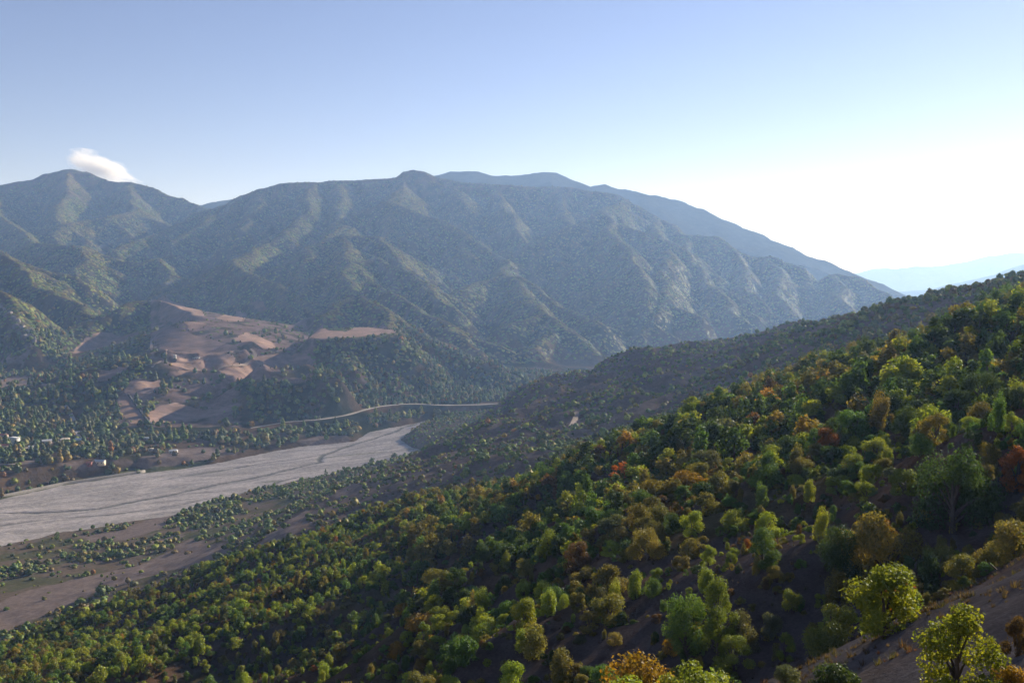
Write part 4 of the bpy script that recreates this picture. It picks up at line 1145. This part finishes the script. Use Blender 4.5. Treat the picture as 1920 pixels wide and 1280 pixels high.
def hillside_plants():
    n = 52000
    x = rs.uniform(-300, 320, n); y = rs.uniform(24, 430, n)
    d = np.hypot(x, y)
    k = (np.abs(x) < 0.60 * y + 14) & (d < 430) & (d > 34)
    x, y, d = x[k], y[k], d[k]; z = GN.h(x, y); px, py = project(x, y, z)
    gx, gy = slope_at(x, y, 1.5)
    facing = -(gx * (-0.6) + gy * 0.8)                      # how much the ground faces the viewer and the shade
    dn = fbm(N1, x / 38, y / 38, 3) + 0.4 * fbm(N2, x / 10, y / 10, 2)
    s = np.hypot(gx, gy)
    p = 0.50 + 0.60 * sstep(-0.4, 0.15, dn) - 0.3 * sstep(0.6, 1.0, s)
    p = np.where((px > 1330) & (d < 76), 0.0, p)           # the bare spur
    p = np.where((px > 1300) & (py > 700) & (py < 900), p + 0.2, p)
    bare2 = (px > 1480) & (px < 1820) & (py > 800) & (py < 1100) & (np.abs(py - (1085 - (px - 1480) * 0.80)) < 30)
    p = np.where(bare2, p * 0.3, p)
    gully = (px > 1680) & (py > 900) & (py < 1085)
    p = np.where(gully, p * 0.7, p)
    p = np.where((px > 1560) & (d > 66) & ~bare2, np.maximum(p, 0.85), p)
    p = np.where((px > 1330) & (d < 76), 0.0, p)
    k = rs.rand(len(x)) < p * 1.0
    x, y, z, px, py, d, s = [q[k] for q in (x, y, z, px, py, d, s)]
    m = len(x)
    size = (0.55 + 1.75 * rs.rand(m) ** 2.1) * (0.72 + 0.5 * sstep(70, 230, d))
    size *= np.where(px < 760, 0.68, 1.0) * np.where((px > 1150) & (py < 880), 1.25, 1.0)
    # thin out: larger ones first, none inside another
    o = np.argsort(-size); cell = {}
    ok = []
    for i in o:
        cxi, cyi = int(x[i] // 4), int(y[i] // 4); good = True
        if ((x[i] - hx) ** 2 + (y[i] - hy) ** 2 < (hr + size[i] * 0.6) ** 2).any(): continue
        for a in (-1, 0, 1):
            for b in (-1, 0, 1):
                for j in cell.get((cxi + a, cyi + b), ()):
                    if (x[i] - x[j]) ** 2 + (y[i] - y[j]) ** 2 < (0.38 * (size[i] + size[j])) ** 2: good = False; break
                if not good: break
            if not good: break
        if good: ok.append(i); cell.setdefault((cxi, cyi), []).append(i)
    ok = np.array(ok)
    x, y, z, px, py, d, size = [q[ok] for q in (x, y, z, px, py, d, size)]; m = len(x)
    a = fbm(N3, x / 55, y / 55, 3); b = fbm(N5, x / 16, y / 16, 2)
    w = np.tile(np.array([0.32, 0.42, 0.30, 0.20, 0.015, 0.012, 0.002, 0.05]), (m, 1))
    dry = sstep(0.05, 0.5, a + 0.5 * b)
    w[:, :3] *= (1 - 0.6 * dry)[:, None]; w[:, 3] += 0.6 * dry; w[:, 4] += 0.03 * dry; w[:, 5] += 0.06 * dry; w[:, 6] += 0.003 * dry
    low = ((px < 760) | (py > 1150)); w[low, 2] += 0.6; w[low, 4] += 0.02; w[low, 0] *= 0.45
    right = (px > 1150) & (py < 900); w[right, 0] += 0.45; w[right, 3] += 0.15
    ribz = (px > 1180) & (px < 1740) & (np.abs(py - (1110 - (px - 1240) * 0.52)) < 75); w[ribz, 2] += 1.3; w[ribz, 1] += 0.4; w[ribz, 3:7] *= 0.4; size[ribz] *= 0.75
    pc = choose(w)
    fm = np.array(['round', 'bush', 'tall', 'spread', 'shoots'])[rs.choice(5, m, p=[0.36, 0.22, 0.14, 0.12, 0.16])]
    for i in range(m):
        cand.append((x[i], y[i], z[i], size[i], size[i] * rs.uniform(0.8, 1.2) * (0.68 if fm[i] == 'tall' else 1.0), fm[i], pc[i], None))
    # low bushes filling the ground between them
    n = 52000
    x = rs.uniform(-300, 320, n); y = rs.uniform(60, 430, n); d = np.hypot(x, y)
    k = (np.abs(x) < 0.60 * y + 14) & (d < 430) & (d > 78); x, y, d = x[k], y[k], d[k]
    gx, gy = slope_at(x, y, 1.5); s = np.hypot(gx, gy)
    dn = fbm(N4, x / 26, y / 26, 3) + 0.4 * fbm(N2, x / 8, y / 8, 2)
    k = rs.rand(len(x)) < (0.35 + 0.65 * sstep(-0.3, 0.2, dn)) * (1 - 0.5 * sstep(0.65, 1.0, s))
    x, y, d = x[k], y[k], d[k]; m2 = len(x)
    a = fbm(N3, x / 55, y / 55, 3) + 0.5 * fbm(N5, x / 16, y / 16, 2); dry = sstep(0.05, 0.5, a)
    w = np.tile(np.array([0.22, 0.40, 0.26, 0.26, 0.02, 0.10, 0.004, 0.12]), (m2, 1)); w[:, 3] += 0.4 * dry; w[:, 5] += 0.14 * dry; w[:, 2] *= 1 - 0.5 * dry
    pc = choose(w); z = GN.h(x, y); sz = (0.35 + 0.6 * rs.rand(m2) ** 1.4) * (0.75 + 0.5 * sstep(90, 260, d))
    fm = np.array(['bush', 'shoots', 'spread'])[rs.choice(3, m2, p=[0.5, 0.35, 0.15])]
    for i in range(m2): cand.append((x[i], y[i], z[i] - 0.1, sz[i], sz[i] * rs.uniform(0.7, 1.3), fm[i], pc[i], None))
    print('hillside plants', m, m2)
hillside_plants()

# ---- which plants show largest: paint them far to near and count what is left of each
cx_ = np.array([c[0] for c in cand]); cy_ = np.array([c[1] for c in cand]); cz_ = np.array([c[2] for c in cand])
cw = np.array([c[3] for c in cand]); chh = np.array([c[4] * UNIT[c[5]] for c in cand])
bpx, bpy_ = project(cx_, cy_, cz_); tpx, tpy = project(cx_, cy_, cz_ + chh)
SW, SH = 960, 640
idb = np.full((SH, SW), -1, np.int32)
wpx = cw * FPX / cy_ * 0.92
order = np.argsort(-np.hypot(cx_, cy_))
for i in order:
    x0, x1 = int((bpx[i] - wpx[i]) / 2), int((bpx[i] + wpx[i]) / 2) + 1
    y0, y1 = int(tpy[i] / 2), int(bpy_[i] / 2) + 1
    if x1 <= 0 or x0 >= SW or y1 <= 0 or y0 >= SH: continue
    xa, xb, ya, yb = max(x0, 0), min(x1, SW), max(y0, 0), min(y1, SH)
    if xb <= xa or yb <= ya: continue
    yy, xx = np.mgrid[ya:yb, xa:xb]
    e = ((xx + 0.5 - (x0 + x1) / 2) / max((x1 - x0) / 2, 0.5)) ** 2 + ((yy + 0.5 - (y0 + y1) / 2) / max((y1 - y0) / 2, 0.5)) ** 2
    idb[ya:yb, xa:xb][e <= 1] = i
# hide what the ground hides
vis = np.bincount(idb[idb >= 0].ravel(), minlength=len(cand))
for i in np.argsort(-vis)[:900]:
    t = np.linspace(0.06, 0.985, 160); zt = cz_[i] + chh[i] * 0.6
    if (CAM_Z + (zt - CAM_Z) * t < GN.h(cx_[i] * t, cy_[i] * t)).any(): vis[i] = 0
SHRUB = ('bush', 'shoots')
is_shrub = np.array([c[5] in SHRUB for c in cand])
hero = np.array([c[7] is not None for c in cand])
score = vis + 1e6 * hero
single = np.zeros(len(cand), bool)
for sel, lim in ((~is_shrub, 300), (is_shrub, 300)):
    ids = np.where(sel & (vis > 0))[0]
    single[ids[np.argsort(-score[ids])[:lim]]] = True
single |= hero
print('single plants', single.sum(), 'rest', (~single).sum())

def tint_of(i):
    r_ = random.Random(int(i)); c = PALC[cand[i][6]]; k = r_.uniform(0.8, 1.22) * (0.72 if cand[i][7] and cand[i][6] == 2 else 1.0)
    return (c[0] * k * r_.uniform(0.9, 1.1), c[1] * k, c[2] * k, 1)

# words for where a plant stands
def zone(px, py, d):
    if d < 60 and px > 1380: return 'on the bare spur'
    if px > 1650 and 880 < py <= 1090: return 'in the dark gully'
    if py > 1170: return 'along the bottom edge'
    if px < 760: return 'on the lower left slope'
    if py > 1020 and px < 1180: return 'on the lower middle slope'
    if px < 1180: return 'on the middle slope'
    if py > 900: return 'between the two bare ribs'
    if py > 760: return 'above the upper bare rib'
    if px > 1560: return 'high on the right slope'
    return 'near the slope skyline'
ORD = ['leftmost', 'second from the left', 'third from the left', 'fourth from the left', 'fifth from the left', 'sixth from the left', 'seventh from the left', 'eighth from the left', 'ninth from the left', 'tenth from the left']
ORD += ['%s from the left' % w for w in 'eleventh twelfth thirteenth fourteenth fifteenth sixteenth seventeenth eighteenth nineteenth twentieth'.split()]
SHAPE = {'round': 'rounded', 'tall': 'upright', 'spread': 'spreading', 'bush': 'low bushy', 'shoots': 'brushy', 'sapling': 'open'}
ids = np.where(single)[0]
bins = {}
for i in ids:
    if cand[i][7]: continue
    key = (PAL[cand[i][6]][0], SHAPE[cand[i][5]], 'shrub' if is_shrub[i] else 'tree', zone(bpx[i], bpy_[i], math.hypot(cx_[i], cy_[i])))
    bins.setdefault(key, []).append(i)
LABEL = {}
for (colr, shp, kind, zn), mem_all in bins.items():
    if len(mem_all) > 19:                          # a crowded zone is told apart by height too
        mem_all.sort(key=lambda i: bpy_[i]); n_ = -(-len(mem_all) // 19)
        cuts = [mem_all[k * len(mem_all) // n_:(k + 1) * len(mem_all) // n_] for k in range(n_)]
        names = {2: ['upper half', 'lower half'], 3: ['upper third', 'middle third', 'lower third']}.get(n_, ['band %s' % w for w in 'one two three four five six seven'.split()])
    else: cuts, names = [mem_all], ['']
    for mem, part in zip(cuts, names):
        mem.sort(key=lambda i: bpx[i]); tail = (', ' + part) if part else ''
        for k, i in enumerate(mem):
            if len(mem) == 1: LABEL[i] = 'the one %s %s %s %s%s' % (colr, shp, kind, zn, tail)
            elif k == len(mem) - 1: LABEL[i] = 'rightmost %s %s %s %s%s' % (colr, shp, kind, zn, tail)
            else: LABEL[i] = '%s of the %s %s %ss %s%s' % (ORD[min(k, 19)], colr, shp, kind, zn, tail)

# ---- each of them on its own
HERO_MESH = {}
for k, i in enumerate(ids):
    x, y, z, sw, sh, fm, pc, lab = cand[i]
    d = math.hypot(x, y)
    name = 'shrub' if is_shrub[i] else 'tree'
    r_ = random.Random(1000 + int(i))
    if fm == 'sapling' or (lab and sw > 1.9):
        key = (fm, k)
        me, C, cr = crown_mesh('crown', 900 + k, 12000 if fm != 'sapling' else 5200, 0.05 if fm != 'sapling' else 0.068, fm, M_LEAF)
        tk = trunk_mesh('trunk', C, cr, fm, k, 12)
    else:
        lv_ = 0 if d < 165 else 1
        if fm not in form_of[lv_]: fm = 'round'
        v = r_.choice(form_of[lv_][fm]); me, tk = CROWN[lv_, v], TRUNK[lv_, v]
    e = empty(name, (x, y, z - 0.05), r_.uniform(0, 6.28))
    e.scale = (sw * r_.uniform(0.82, 1.2), sw * r_.uniform(0.82, 1.2), sh) if not lab else (sw, sw, sh)
    if not lab: e.rotation_euler = (r_.uniform(-0.12, 0.12), r_.uniform(-0.12, 0.12), e.rotation_euler[2])
    c = obj('crown', me, e); c.color = tint_of(i)
    obj('trunk', tk, e)
    tag(e, lab or LABEL[i], name, 'trees on the near hillside' if name == 'tree' else 'shrubs on the near hillside')

# ---- the rest as one mass
rest = np.where(~single)[0]
for nm, sel in (('hillside_undergrowth', rest),):
    m = len(sel)
    idx = np.array([rs.choice(form_of[1].get(cand[i][5], form_of[1]['round'])) for i in sel])
    sc = np.stack([cw[sel], cw[sel], np.array([cand[i][4] for i in sel])], -1)
    rot = np.stack([np.zeros(m), np.zeros(m), rs.rand(m) * 6.28], -1)
    meshes = []
    for i in range(len(FORMS[1])):
        q = CROWN[1, i].copy(); q.materials.clear(); q.materials.append(M_LEAF_I); meshes.append(q)
    scatter(nm, np.stack([cx_[sel], cy_[sel], cz_[sel] - 0.05], -1), sc, rot, idx, np.array([tint_of(i)[:3] for i in sel]), meshes, 'thick autumn thicket filling the near hillside between the trees', 'undergrowth')

# ---- dry grass and weeds on the near ground
def dry_grass():
    n = 60000
    x = rs.uniform(-200, 230, n); y = rs.uniform(14, 330, n)
    # more of them close by
    n2 = 26000; rr = 18 + 62 * rs.rand(n2); aa = rs.uniform(-0.62, 0.62, n2)
    x = np.concatenate([x, rr * np.sin(aa)]); y = np.concatenate([y, rr * np.cos(aa)])
    k = (np.abs(x) < 0.6 * y + 12); x, y = x[k], y[k]; d = np.hypot(x, y)
    dn = fbm(N1, x / 7, y / 7, 3) + 0.6 * fbm(N4, x / 24, y / 24, 2)
    k = rs.rand(len(x)) < np.where(d < 70, 0.4 * sstep(0.10, 0.7, dn), 0.15 + 0.7 * sstep(0.0, 0.6, dn))
    x, y, d = x[k], y[k], d[k]; z = GN.h(x, y); m = len(x)
    s = (0.11 + 0.2 * rs.rand(m) ** 1.6) * (1 + 0.9 * sstep(60, 200, d))
    cols = np.array([(0.085, 0.068, 0.045), (0.07, 0.054, 0.042), (0.06, 0.062, 0.032), (0.08, 0.045, 0.032), (0.07, 0.06, 0.04)])
    c = cols[rs.choice(5, m, p=[0.3, 0.28, 0.2, 0.1, 0.12])] * (0.7 + 0.6 * rs.rand(m))[:, None]
    rot = np.stack([rs.randn(m) * 0.1, rs.randn(m) * 0.1, rs.rand(m) * 6.28], -1)
    scatter('dry_grass', np.stack([x, y, z - 0.02], -1), np.stack([s * 1.3, s * 1.3, s], -1), rot, rs.randint(0, 4, m), c, [tuft_mesh(i, 26, M_LEAF_I) for i in range(4)], 'dry grass tufts and weeds on the hillside soil', 'grass')
    print('tufts', m)
dry_grass()

# ------------------------------------------------------------------ village
def box_co(x0, x1, y0, y1, z0, z1):
    return [(x, y, z) for z in (z0, z1) for y in (y0, y1) for x in (x0, x1)]
BOXF = [[0, 2, 3, 1], [4, 5, 7, 6], [0, 1, 5, 4], [2, 6, 7, 3], [0, 4, 6, 2], [1, 3, 7, 5]]
def boxes(name, lst, material, parent):
    V, F = [], []
    for b in lst:
        o = len(V); V += box_co(*b); F += [[o + i for i in q] for q in BOXF]
    return obj(name, raw_mesh(name, V, F, 4, material), parent)
M_WHITE = plain('whitewash', (0.55, 0.54, 0.51), 0.8, 0.12); M_CREAM = plain('cream_plaster', (0.55, 0.47, 0.36), 0.8, 0.15); M_STONE = plain('house_stone', (0.30, 0.25, 0.21), 1.2, 0.3)
M_TIN = plain('tin_roof', (0.46, 0.48, 0.50), 0.6, 0.14, 0.45); M_GREYTIN = plain('grey_tin_roof', (0.42, 0.46, 0.50), 0.6, 0.2, 0.5); M_RED = plain('red_roof', (0.22, 0.075, 0.06), 0.9, 0.3); M_PANE = plain('dark_pane', (0.03, 0.035, 0.045), 1.0, 0.1, 0.15); M_WOOD = plain('door_wood', (0.10, 0.06, 0.04), 2.0, 0.3)
M_CONC = plain('concrete', (0.17, 0.16, 0.15), 0.5, 0.2); M_DARKWALL = plain('dark_stone_wall', (0.045, 0.042, 0.042), 0.8, 0.35); M_CLIFF = plain('pale_rock', (0.17, 0.15, 0.14), 0.12, 0.45)

def house(base, w, dp, h, rot, wallm, roofm, label, roof='gable', cat='house', storeys=1):
    q = hit(*base); e = empty('house', (q[0], q[1], q[2] - 0.3), rot)
    w, dp, h = w * 0.8, dp * 0.8, h * 0.85
    boxes('wall', [(-w / 2, w / 2, -dp / 2, dp / 2, -1.5, h)], wallm, e)
    ov = 0.45
    if roof == 'flat':
        boxes('roof', [(-w / 2 - ov, w / 2 + ov, -dp / 2 - ov, dp / 2 + ov, h + 0.002, h + 0.35)], roofm, e)
    else:
        rh = (0.28 if roof == 'gable' else 0.22) * dp; i = 0.0 if roof == 'gable' else dp * 0.4
        X, Y = w / 2 + ov, dp / 2 + ov
        co = [(-X, -Y, h + 0.01), (X, -Y, h + 0.01), (X, Y, h + 0.01), (-X, Y, h + 0.01), (-X + i, 0, h + rh), (X - i, 0, h + rh)]
        me = bpy.data.meshes.new('roof'); me.from_pydata(co, [], [[0, 1, 5, 4], [2, 3, 4, 5], [0, 4, 3], [1, 2, 5], [3, 2, 1, 0]]); me.materials.append(roofm)
        obj('roof', me, e)
    nw = max(1, int(w / 3.2))
    for st in range(storeys):
        zc = h / storeys * (st + 0.55)
        for k in range(nw):
            xc = -w / 2 + w * (k + 0.5) / nw
            if st == 0 and k == nw // 2: continue
            f = boxes('window', [(xc - 0.6, xc + 0.6, -dp / 2 - 0.05, -dp / 2 + 0.02, zc - 0.65, zc + 0.65)], M_WHITE, e)
            boxes('pane', [(xc - 0.48, xc + 0.48, -dp / 2 - 0.08, -dp / 2 - 0.052, zc - 0.52, zc + 0.52)], M_PANE, f)
    xc = -w / 2 + w * (nw // 2 + 0.5) / nw
    boxes('door', [(xc - 0.5, xc + 0.5, -dp / 2 - 0.06, -dp / 2 + 0.02, 0.0, 2.05)], M_WOOD, e)
    return tag(e, label, cat, 'houses of the village')
house((26, 829), 15, 9, 6.5, R(-28), M_WHITE, M_TIN, 'two-storey white house with flat pale roof by the left edge', 'flat', storeys=2)
house((5, 822), 13, 8, 5.5, R(-10), M_STONE, M_RED, 'house with dull red roof cut by the left edge, behind the white house', 'hip')
house((9, 840), 11, 7, 4, R(15), M_CREAM, M_RED, 'low cream house with red roof in front of the white house')
house((58, 841), 5.5, 4.5, 3.4, R(20), M_WHITE, M_TIN, 'tiny white hut at the end of the pale lane')
house((76, 847), 17, 7, 3.6, R(-6), M_STONE, M_RED, 'long low stone house with dark red roof')
house((122, 828), 12, 8, 4.2, R(24), M_CREAM, M_CREAM, 'cream house half hidden in the orchard trees', 'hip')
house((88, 831), 12, 7, 4, R(30), M_STONE, M_TIN, 'stone house with narrow pale roof, left of the cream house')
house((150, 829), 13, 8, 4, R(-8), M_STONE, M_GREYTIN, 'grey tin roofed house beside the stream bed')
house((186, 869), 14, 7, 3.6, R(-4), M_CREAM, M_TIN, 'house with long white roof at the terrace edge')
house((167, 871), 6, 5, 3, R(8), M_RED, M_RED, 'small red shed at the terrace edge', cat='shed')
house((278, 825), 10, 6, 3.6, R(-6), M_STONE, M_TIN, 'white roofed house below the dark wall', 'flat')
house((286, 845), 9, 6, 3.2, R(-5), M_CREAM, M_CREAM, 'small cream roofed hut among the dark trees', 'flat', cat='hut')
house((325, 849), 11, 7, 3.8, R(12), M_WHITE, M_TIN, 'bright tin roofed house nearest the river gully', 'hip')
house((368, 673), 12, 6, 2.8, R(-3), M_STONE, M_TIN, 'lone low shed with white roof among the hill fields', 'flat', cat='shed')
def tank():
    q = hit(328, 672); e = empty('water_tank', q)
    def cyl(name, r0, r1, z0, z1, n=20):
        V = [(r_ * math.cos(6.2832 * k / n), r_ * math.sin(6.2832 * k / n), z) for r_, z in ((r0, z0), (r1, z1)) for k in range(n)]
        F = [[k, (k + 1) % n, n + (k + 1) % n, n + k] for k in range(n)]
        me = bpy.data.meshes.new(name); me.from_pydata(V, [], F + [list(range(n))[::-1], list(range(n, 2 * n))]); me.materials.append(M_WHITE)
        return obj(name, me, e)
    cyl('shell', 2.2, 2.2, -0.5, 5.2); cyl('lid', 2.35, 0.6, 5.202, 5.9)
    boxes('base', [(-2.9, 2.9, -2.9, 2.9, -1.5, 0.15)], M_CONC, e)
    boxes('ladder', [(-0.25, -0.2, -2.32, -2.22, 0.2, 5.4), (0.2, 0.25, -2.32, -2.22, 0.2, 5.4)] + [(-0.2, 0.2, -2.3, -2.24, 0.5 + 0.4 * i, 0.54 + 0.4 * i) for i in range(12)], M_WOOD, e)
    tag(e, 'white upright tank standing at the edge of the hill fields', 'tank')
tank()

def strip_wall(name, pts, wd, ht, material, label, cat, step=6.0, drop=2.0, level=None):
    P = []
    for a, b in zip(pts[:-1], pts[1:]):
        n = max(1, int(math.hypot(b[0] - a[0], b[1] - a[1]) / step)); P += [(a[0] + (b[0] - a[0]) * k / n, a[1] + (b[1] - a[1]) * k / n) for k in range(n)]
    P.append(tuple(pts[-1][:2])); P = np.array(P); n = len(P)
    T = np.gradient(P, axis=0); T /= np.linalg.norm(T, axis=1)[:, None]; Q = np.stack([-T[:, 1], T[:, 0]], -1)
    h = hz(P[:, 0], P[:, 1])
    if level is not None: h = np.full(n, level)
    V = []
    for s_, z_ in ((-0.5, -drop), (-0.42, ht), (0.42, ht), (0.5, -drop)):
        V += np.column_stack([P + Q * wd * s_, h + z_]).tolist()
    F = [[k * n + i, k * n + i + 1, (k + 1) * n + i + 1, (k + 1) * n + i] for k in range(3) for i in range(n - 1)] + [[0, n, 2 * n, 3 * n], [n - 1, 4 * n - 1, 3 * n - 1, 2 * n - 1]]
    return tag(obj(name, raw_mesh(name, V, F, 4, material)), label, cat)
strip_wall('embankment_wall', [onz(*p, 0) for p in [(-220, 968), (-60, 941), (0, 931), (120, 906), (200, 894), (272, 883)]], 1.6, 1.5, M_CONC, 'low concrete flood wall along the far edge of the gravel', 'wall', level=0.0)
strip_wall('slope_wall', [hit(*p) for p in [(241, 741), (250, 754), (262, 770), (274, 786), (283, 797)]], 2.6, 1.9, M_DARKWALL, 'straight dark wall running down the brown slope above the village', 'wall')

def rock_mesh(seed, material):
    import bmesh
    r = np.random.RandomState(seed); bm = bmesh.new(); bmesh.ops.create_icosphere(bm, subdivisions=2, radius=1.0)
    ax = r.randn(9, 3); ax /= np.linalg.norm(ax, axis=1)[:, None]; cut = 0.55 + 0.4 * r.rand(9)
    for v in bm.verts:
        p = np.array(v.co)
        for a, c in zip(ax, cut):
            dd = p @ a
            if dd > c: p = p - a * (dd - c) * 0.9
        v.co = p * (1 + 0.06 * r.randn())
    me = bpy.data.meshes.new('rock'); bm.to_mesh(me); bm.free(); me.materials.append(material)
    return me
e = empty('rock_outcrop', hit(30, 605))
rr_ = random.Random(3)
for k, p in enumerate([(4, 572), (10, 578), (18, 588), (26, 597), (34, 603), (42, 612), (50, 620), (57, 629), (62, 636), (30, 612), (14, 592), (46, 628)]):
    q = hit(*p); o = obj('rock', rock_mesh(k, M_CLIFF), e)
    o.location = Vector(q) - e.location - Vector((0, 0, 2.5)); o.scale = (rr_.uniform(4, 8), rr_.uniform(4, 7), rr_.uniform(5, 11)); o.rotation_euler = (rr_.uniform(-.3, .3), rr_.uniform(-.3, .3), rr_.uniform(0, 6))
tag(e, 'pale grey rock outcrop running down the left-hand spur', 'rocks')

# ------------------------------------------------------------------ trees that stand alone by the river and in the fields
def lone(base, wp, hp, form, pc, label, group, seed, name='tree', leaves=520, leaf=0.2):
    q = hit(*base); d = q[1]
    me, C, cr = crown_mesh('crown', seed, leaves, leaf, form, M_LEAF)
    e = empty(name, (q[0], q[1], q[2] - 0.1), seed)
    s = wp * d / FPX / 2; e.scale = (s, s, hp * d / FPX / UNIT[form])
    c = obj('crown', me, e); c.color = tuple(PALC[pc] * random.Random(seed).uniform(0.85, 1.1)) + (1,)
    obj('trunk', trunk_mesh('trunk', C, cr, form, seed, 5), e)
    tag(e, label, 'tree', group)
gp = 'poplars on the near river bank'
lone((515, 934), 8, 34, 'poplar', 1, 'tall slim poplar standing apart on the near river bank', gp, 301, 'poplar_tree')
for k, (b, h_) in enumerate([((562, 921), 26), ((568, 920), 30), ((574, 921), 31), ((579, 919), 27), ((593, 918), 24)]):
    lone(b, 6.5, h_, 'poplar', 1, ['first', 'second', 'third', 'fourth', 'fifth'][k] + ' poplar from the left in the short row on the near bank', gp, 302 + k, 'poplar_tree')
gp = 'lone trees by the river'
lone((645, 894), 15, 22, 'round', 0, 'round dark green tree at the edge of the gravel', gp, 320)
lone((611, 893), 8, 16, 'tall', 0, 'small cone shaped tree on the near bank, left of the round dark tree', gp, 321)
lone((481, 932), 16, 18, 'round', 0, 'dark bushy tree where the poplar bank meets the gravel', gp, 322)
lone((531, 930), 22, 20, 'round', 0, 'broad dark tree just right of the tall poplar', gp, 323)
lone((107, 1012), 12, 18, 'tall', 1, 'green tree rising over the gravel at the left', gp, 324)
lone((698, 866), 12, 9, 'bush', 0, 'dark bush on the gravel island, left one', gp, 325, 'bush')
lone((740, 857), 13, 8, 'bush', 0, 'dark bush on the gravel island, right one', gp, 326, 'bush')
gp = 'single trees in the hill fields'
for k, (b, w_, h_, pc, lab) in enumerate([((369, 764), 9, 11, 4, 'golden tree in the middle of the low brown field edge'), ((283, 762), 14, 12, 2, 'yellow-green tree beside the dark wall'), ((452, 770), 10, 10, 4, 'golden tree at the right end of the low brown field'),
                                          ((310, 706), 8, 8, 0, 'dark round tree on the bare crossing of the hill tracks'), ((208, 730), 12, 11, 4, 'golden tree above the village by the brown clearing'), ((471, 800), 11, 12, 4, 'golden tree near the start of the gravel road'),
                                          ((184, 745), 16, 14, 2, 'yellow tree in the village orchard below the clearing')]):
    lone(b, w_, h_, 'round', pc, lab, gp, 340 + k)

# ------------------------------------------------------------------ the small cloud over the left peak
def cloud():
    import bmesh
    me = bpy.data.meshes.new('cloud'); bm = bmesh.new(); bmesh.ops.create_icosphere(bm, subdivisions=4, radius=1.0); bm.to_mesh(me); bm.free()
    m, nt, out = mat('cloud_vapour')
    tc = N(nt, 'ShaderNodeTexCoord')
    nz = N(nt, 'ShaderNodeTexNoise'); nz.inputs['Scale'].default_value = 1.7; nz.inputs['Detail'].default_value = 6; nz.inputs['Roughness'].default_value = 0.62
    nt.links.new(tc.outputs['Object'], nz.inputs['Vector'])
    ln = N(nt, 'ShaderNodeVectorMath', operation='LENGTH'); nt.links.new(tc.outputs['Object'], ln.inputs[0])
    sx = N(nt, 'ShaderNodeSeparateXYZ'); nt.links.new(tc.outputs['Object'], sx.inputs[0])
    def M(op, a, b):
        n = N(nt, 'ShaderNodeMath', operation=op)
        for i, v in enumerate((a, b)):
            if isinstance(v, (int, float)): n.inputs[i].default_value = v
            else: nt.links.new(v, n.inputs[i])
        return n.outputs[0]
    fall = M('SUBTRACT', 0.86, ln.outputs['Value'])
    v = M('ADD', M('MULTIPLY', M('SUBTRACT', nz.outputs['Fac'], 0.5), 2.2), fall)
    v = M('SUBTRACT', v, M('MULTIPLY', sx.outputs['X'], 0.22))
    v = M('MAXIMUM', M('MULTIPLY', v, 0.016), 0.0)
    vol = N(nt, 'ShaderNodeVolumePrincipled'); vol.inputs['Color'].default_value = (0.98, 0.98, 0.98, 1); vol.inputs['Anisotropy'].default_value = 0.2
    nt.links.new(v, vol.inputs['Density']); nt.links.new(vol.outputs[0], out.inputs['Volume'])
    me.materials.append(m)
    o = obj('cloud', me); q = at(196, 318, 9500); o.location = q
    o.scale = (390, 260, 150); o.rotation_euler = (0, R(22), 0)
    tag(o, 'small white cloud just over the left peak', 'cloud')
cloud()

# ------------------------------------------------------------------ haze
HAZE_D = 8.8e-5
def haze():
    m = bpy.data.materials.new('haze_air'); m.use_nodes = True
    nt = m.node_tree; nt.nodes.clear()
    out = nt.nodes.new('ShaderNodeOutputMaterial')
    v = nt.nodes.new('ShaderNodeVolumePrincipled')
    v.inputs['Color'].default_value = (0.33, 0.545, 1.0, 1)
    v.inputs['Absorption Color'].default_value = (1, 1, 1, 1)
    v.inputs['Density'].default_value = HAZE_D
    v.inputs['Anisotropy'].default_value = 0.34
    nt.links.new(v.outputs[0], out.inputs['Volume'])
    x0, x1, y0, y1, z0, z1 = -4500, 8200, -400, 13500, -8, 815
    co = [(x, y, z) for z in (z0, z1) for y in (y0, y1) for x in (x0, x1)]
    f = [[0, 2, 3, 1], [4, 5, 7, 6], [0, 1, 5, 4], [2, 6, 7, 3], [0, 4, 6, 2], [1, 3, 7, 5]]
    o = obj('haze', raw_mesh('haze', co, f, 4, m))
    tag(o, 'thin blue haze filling the valley air', 'haze', kind='stuff')
haze()
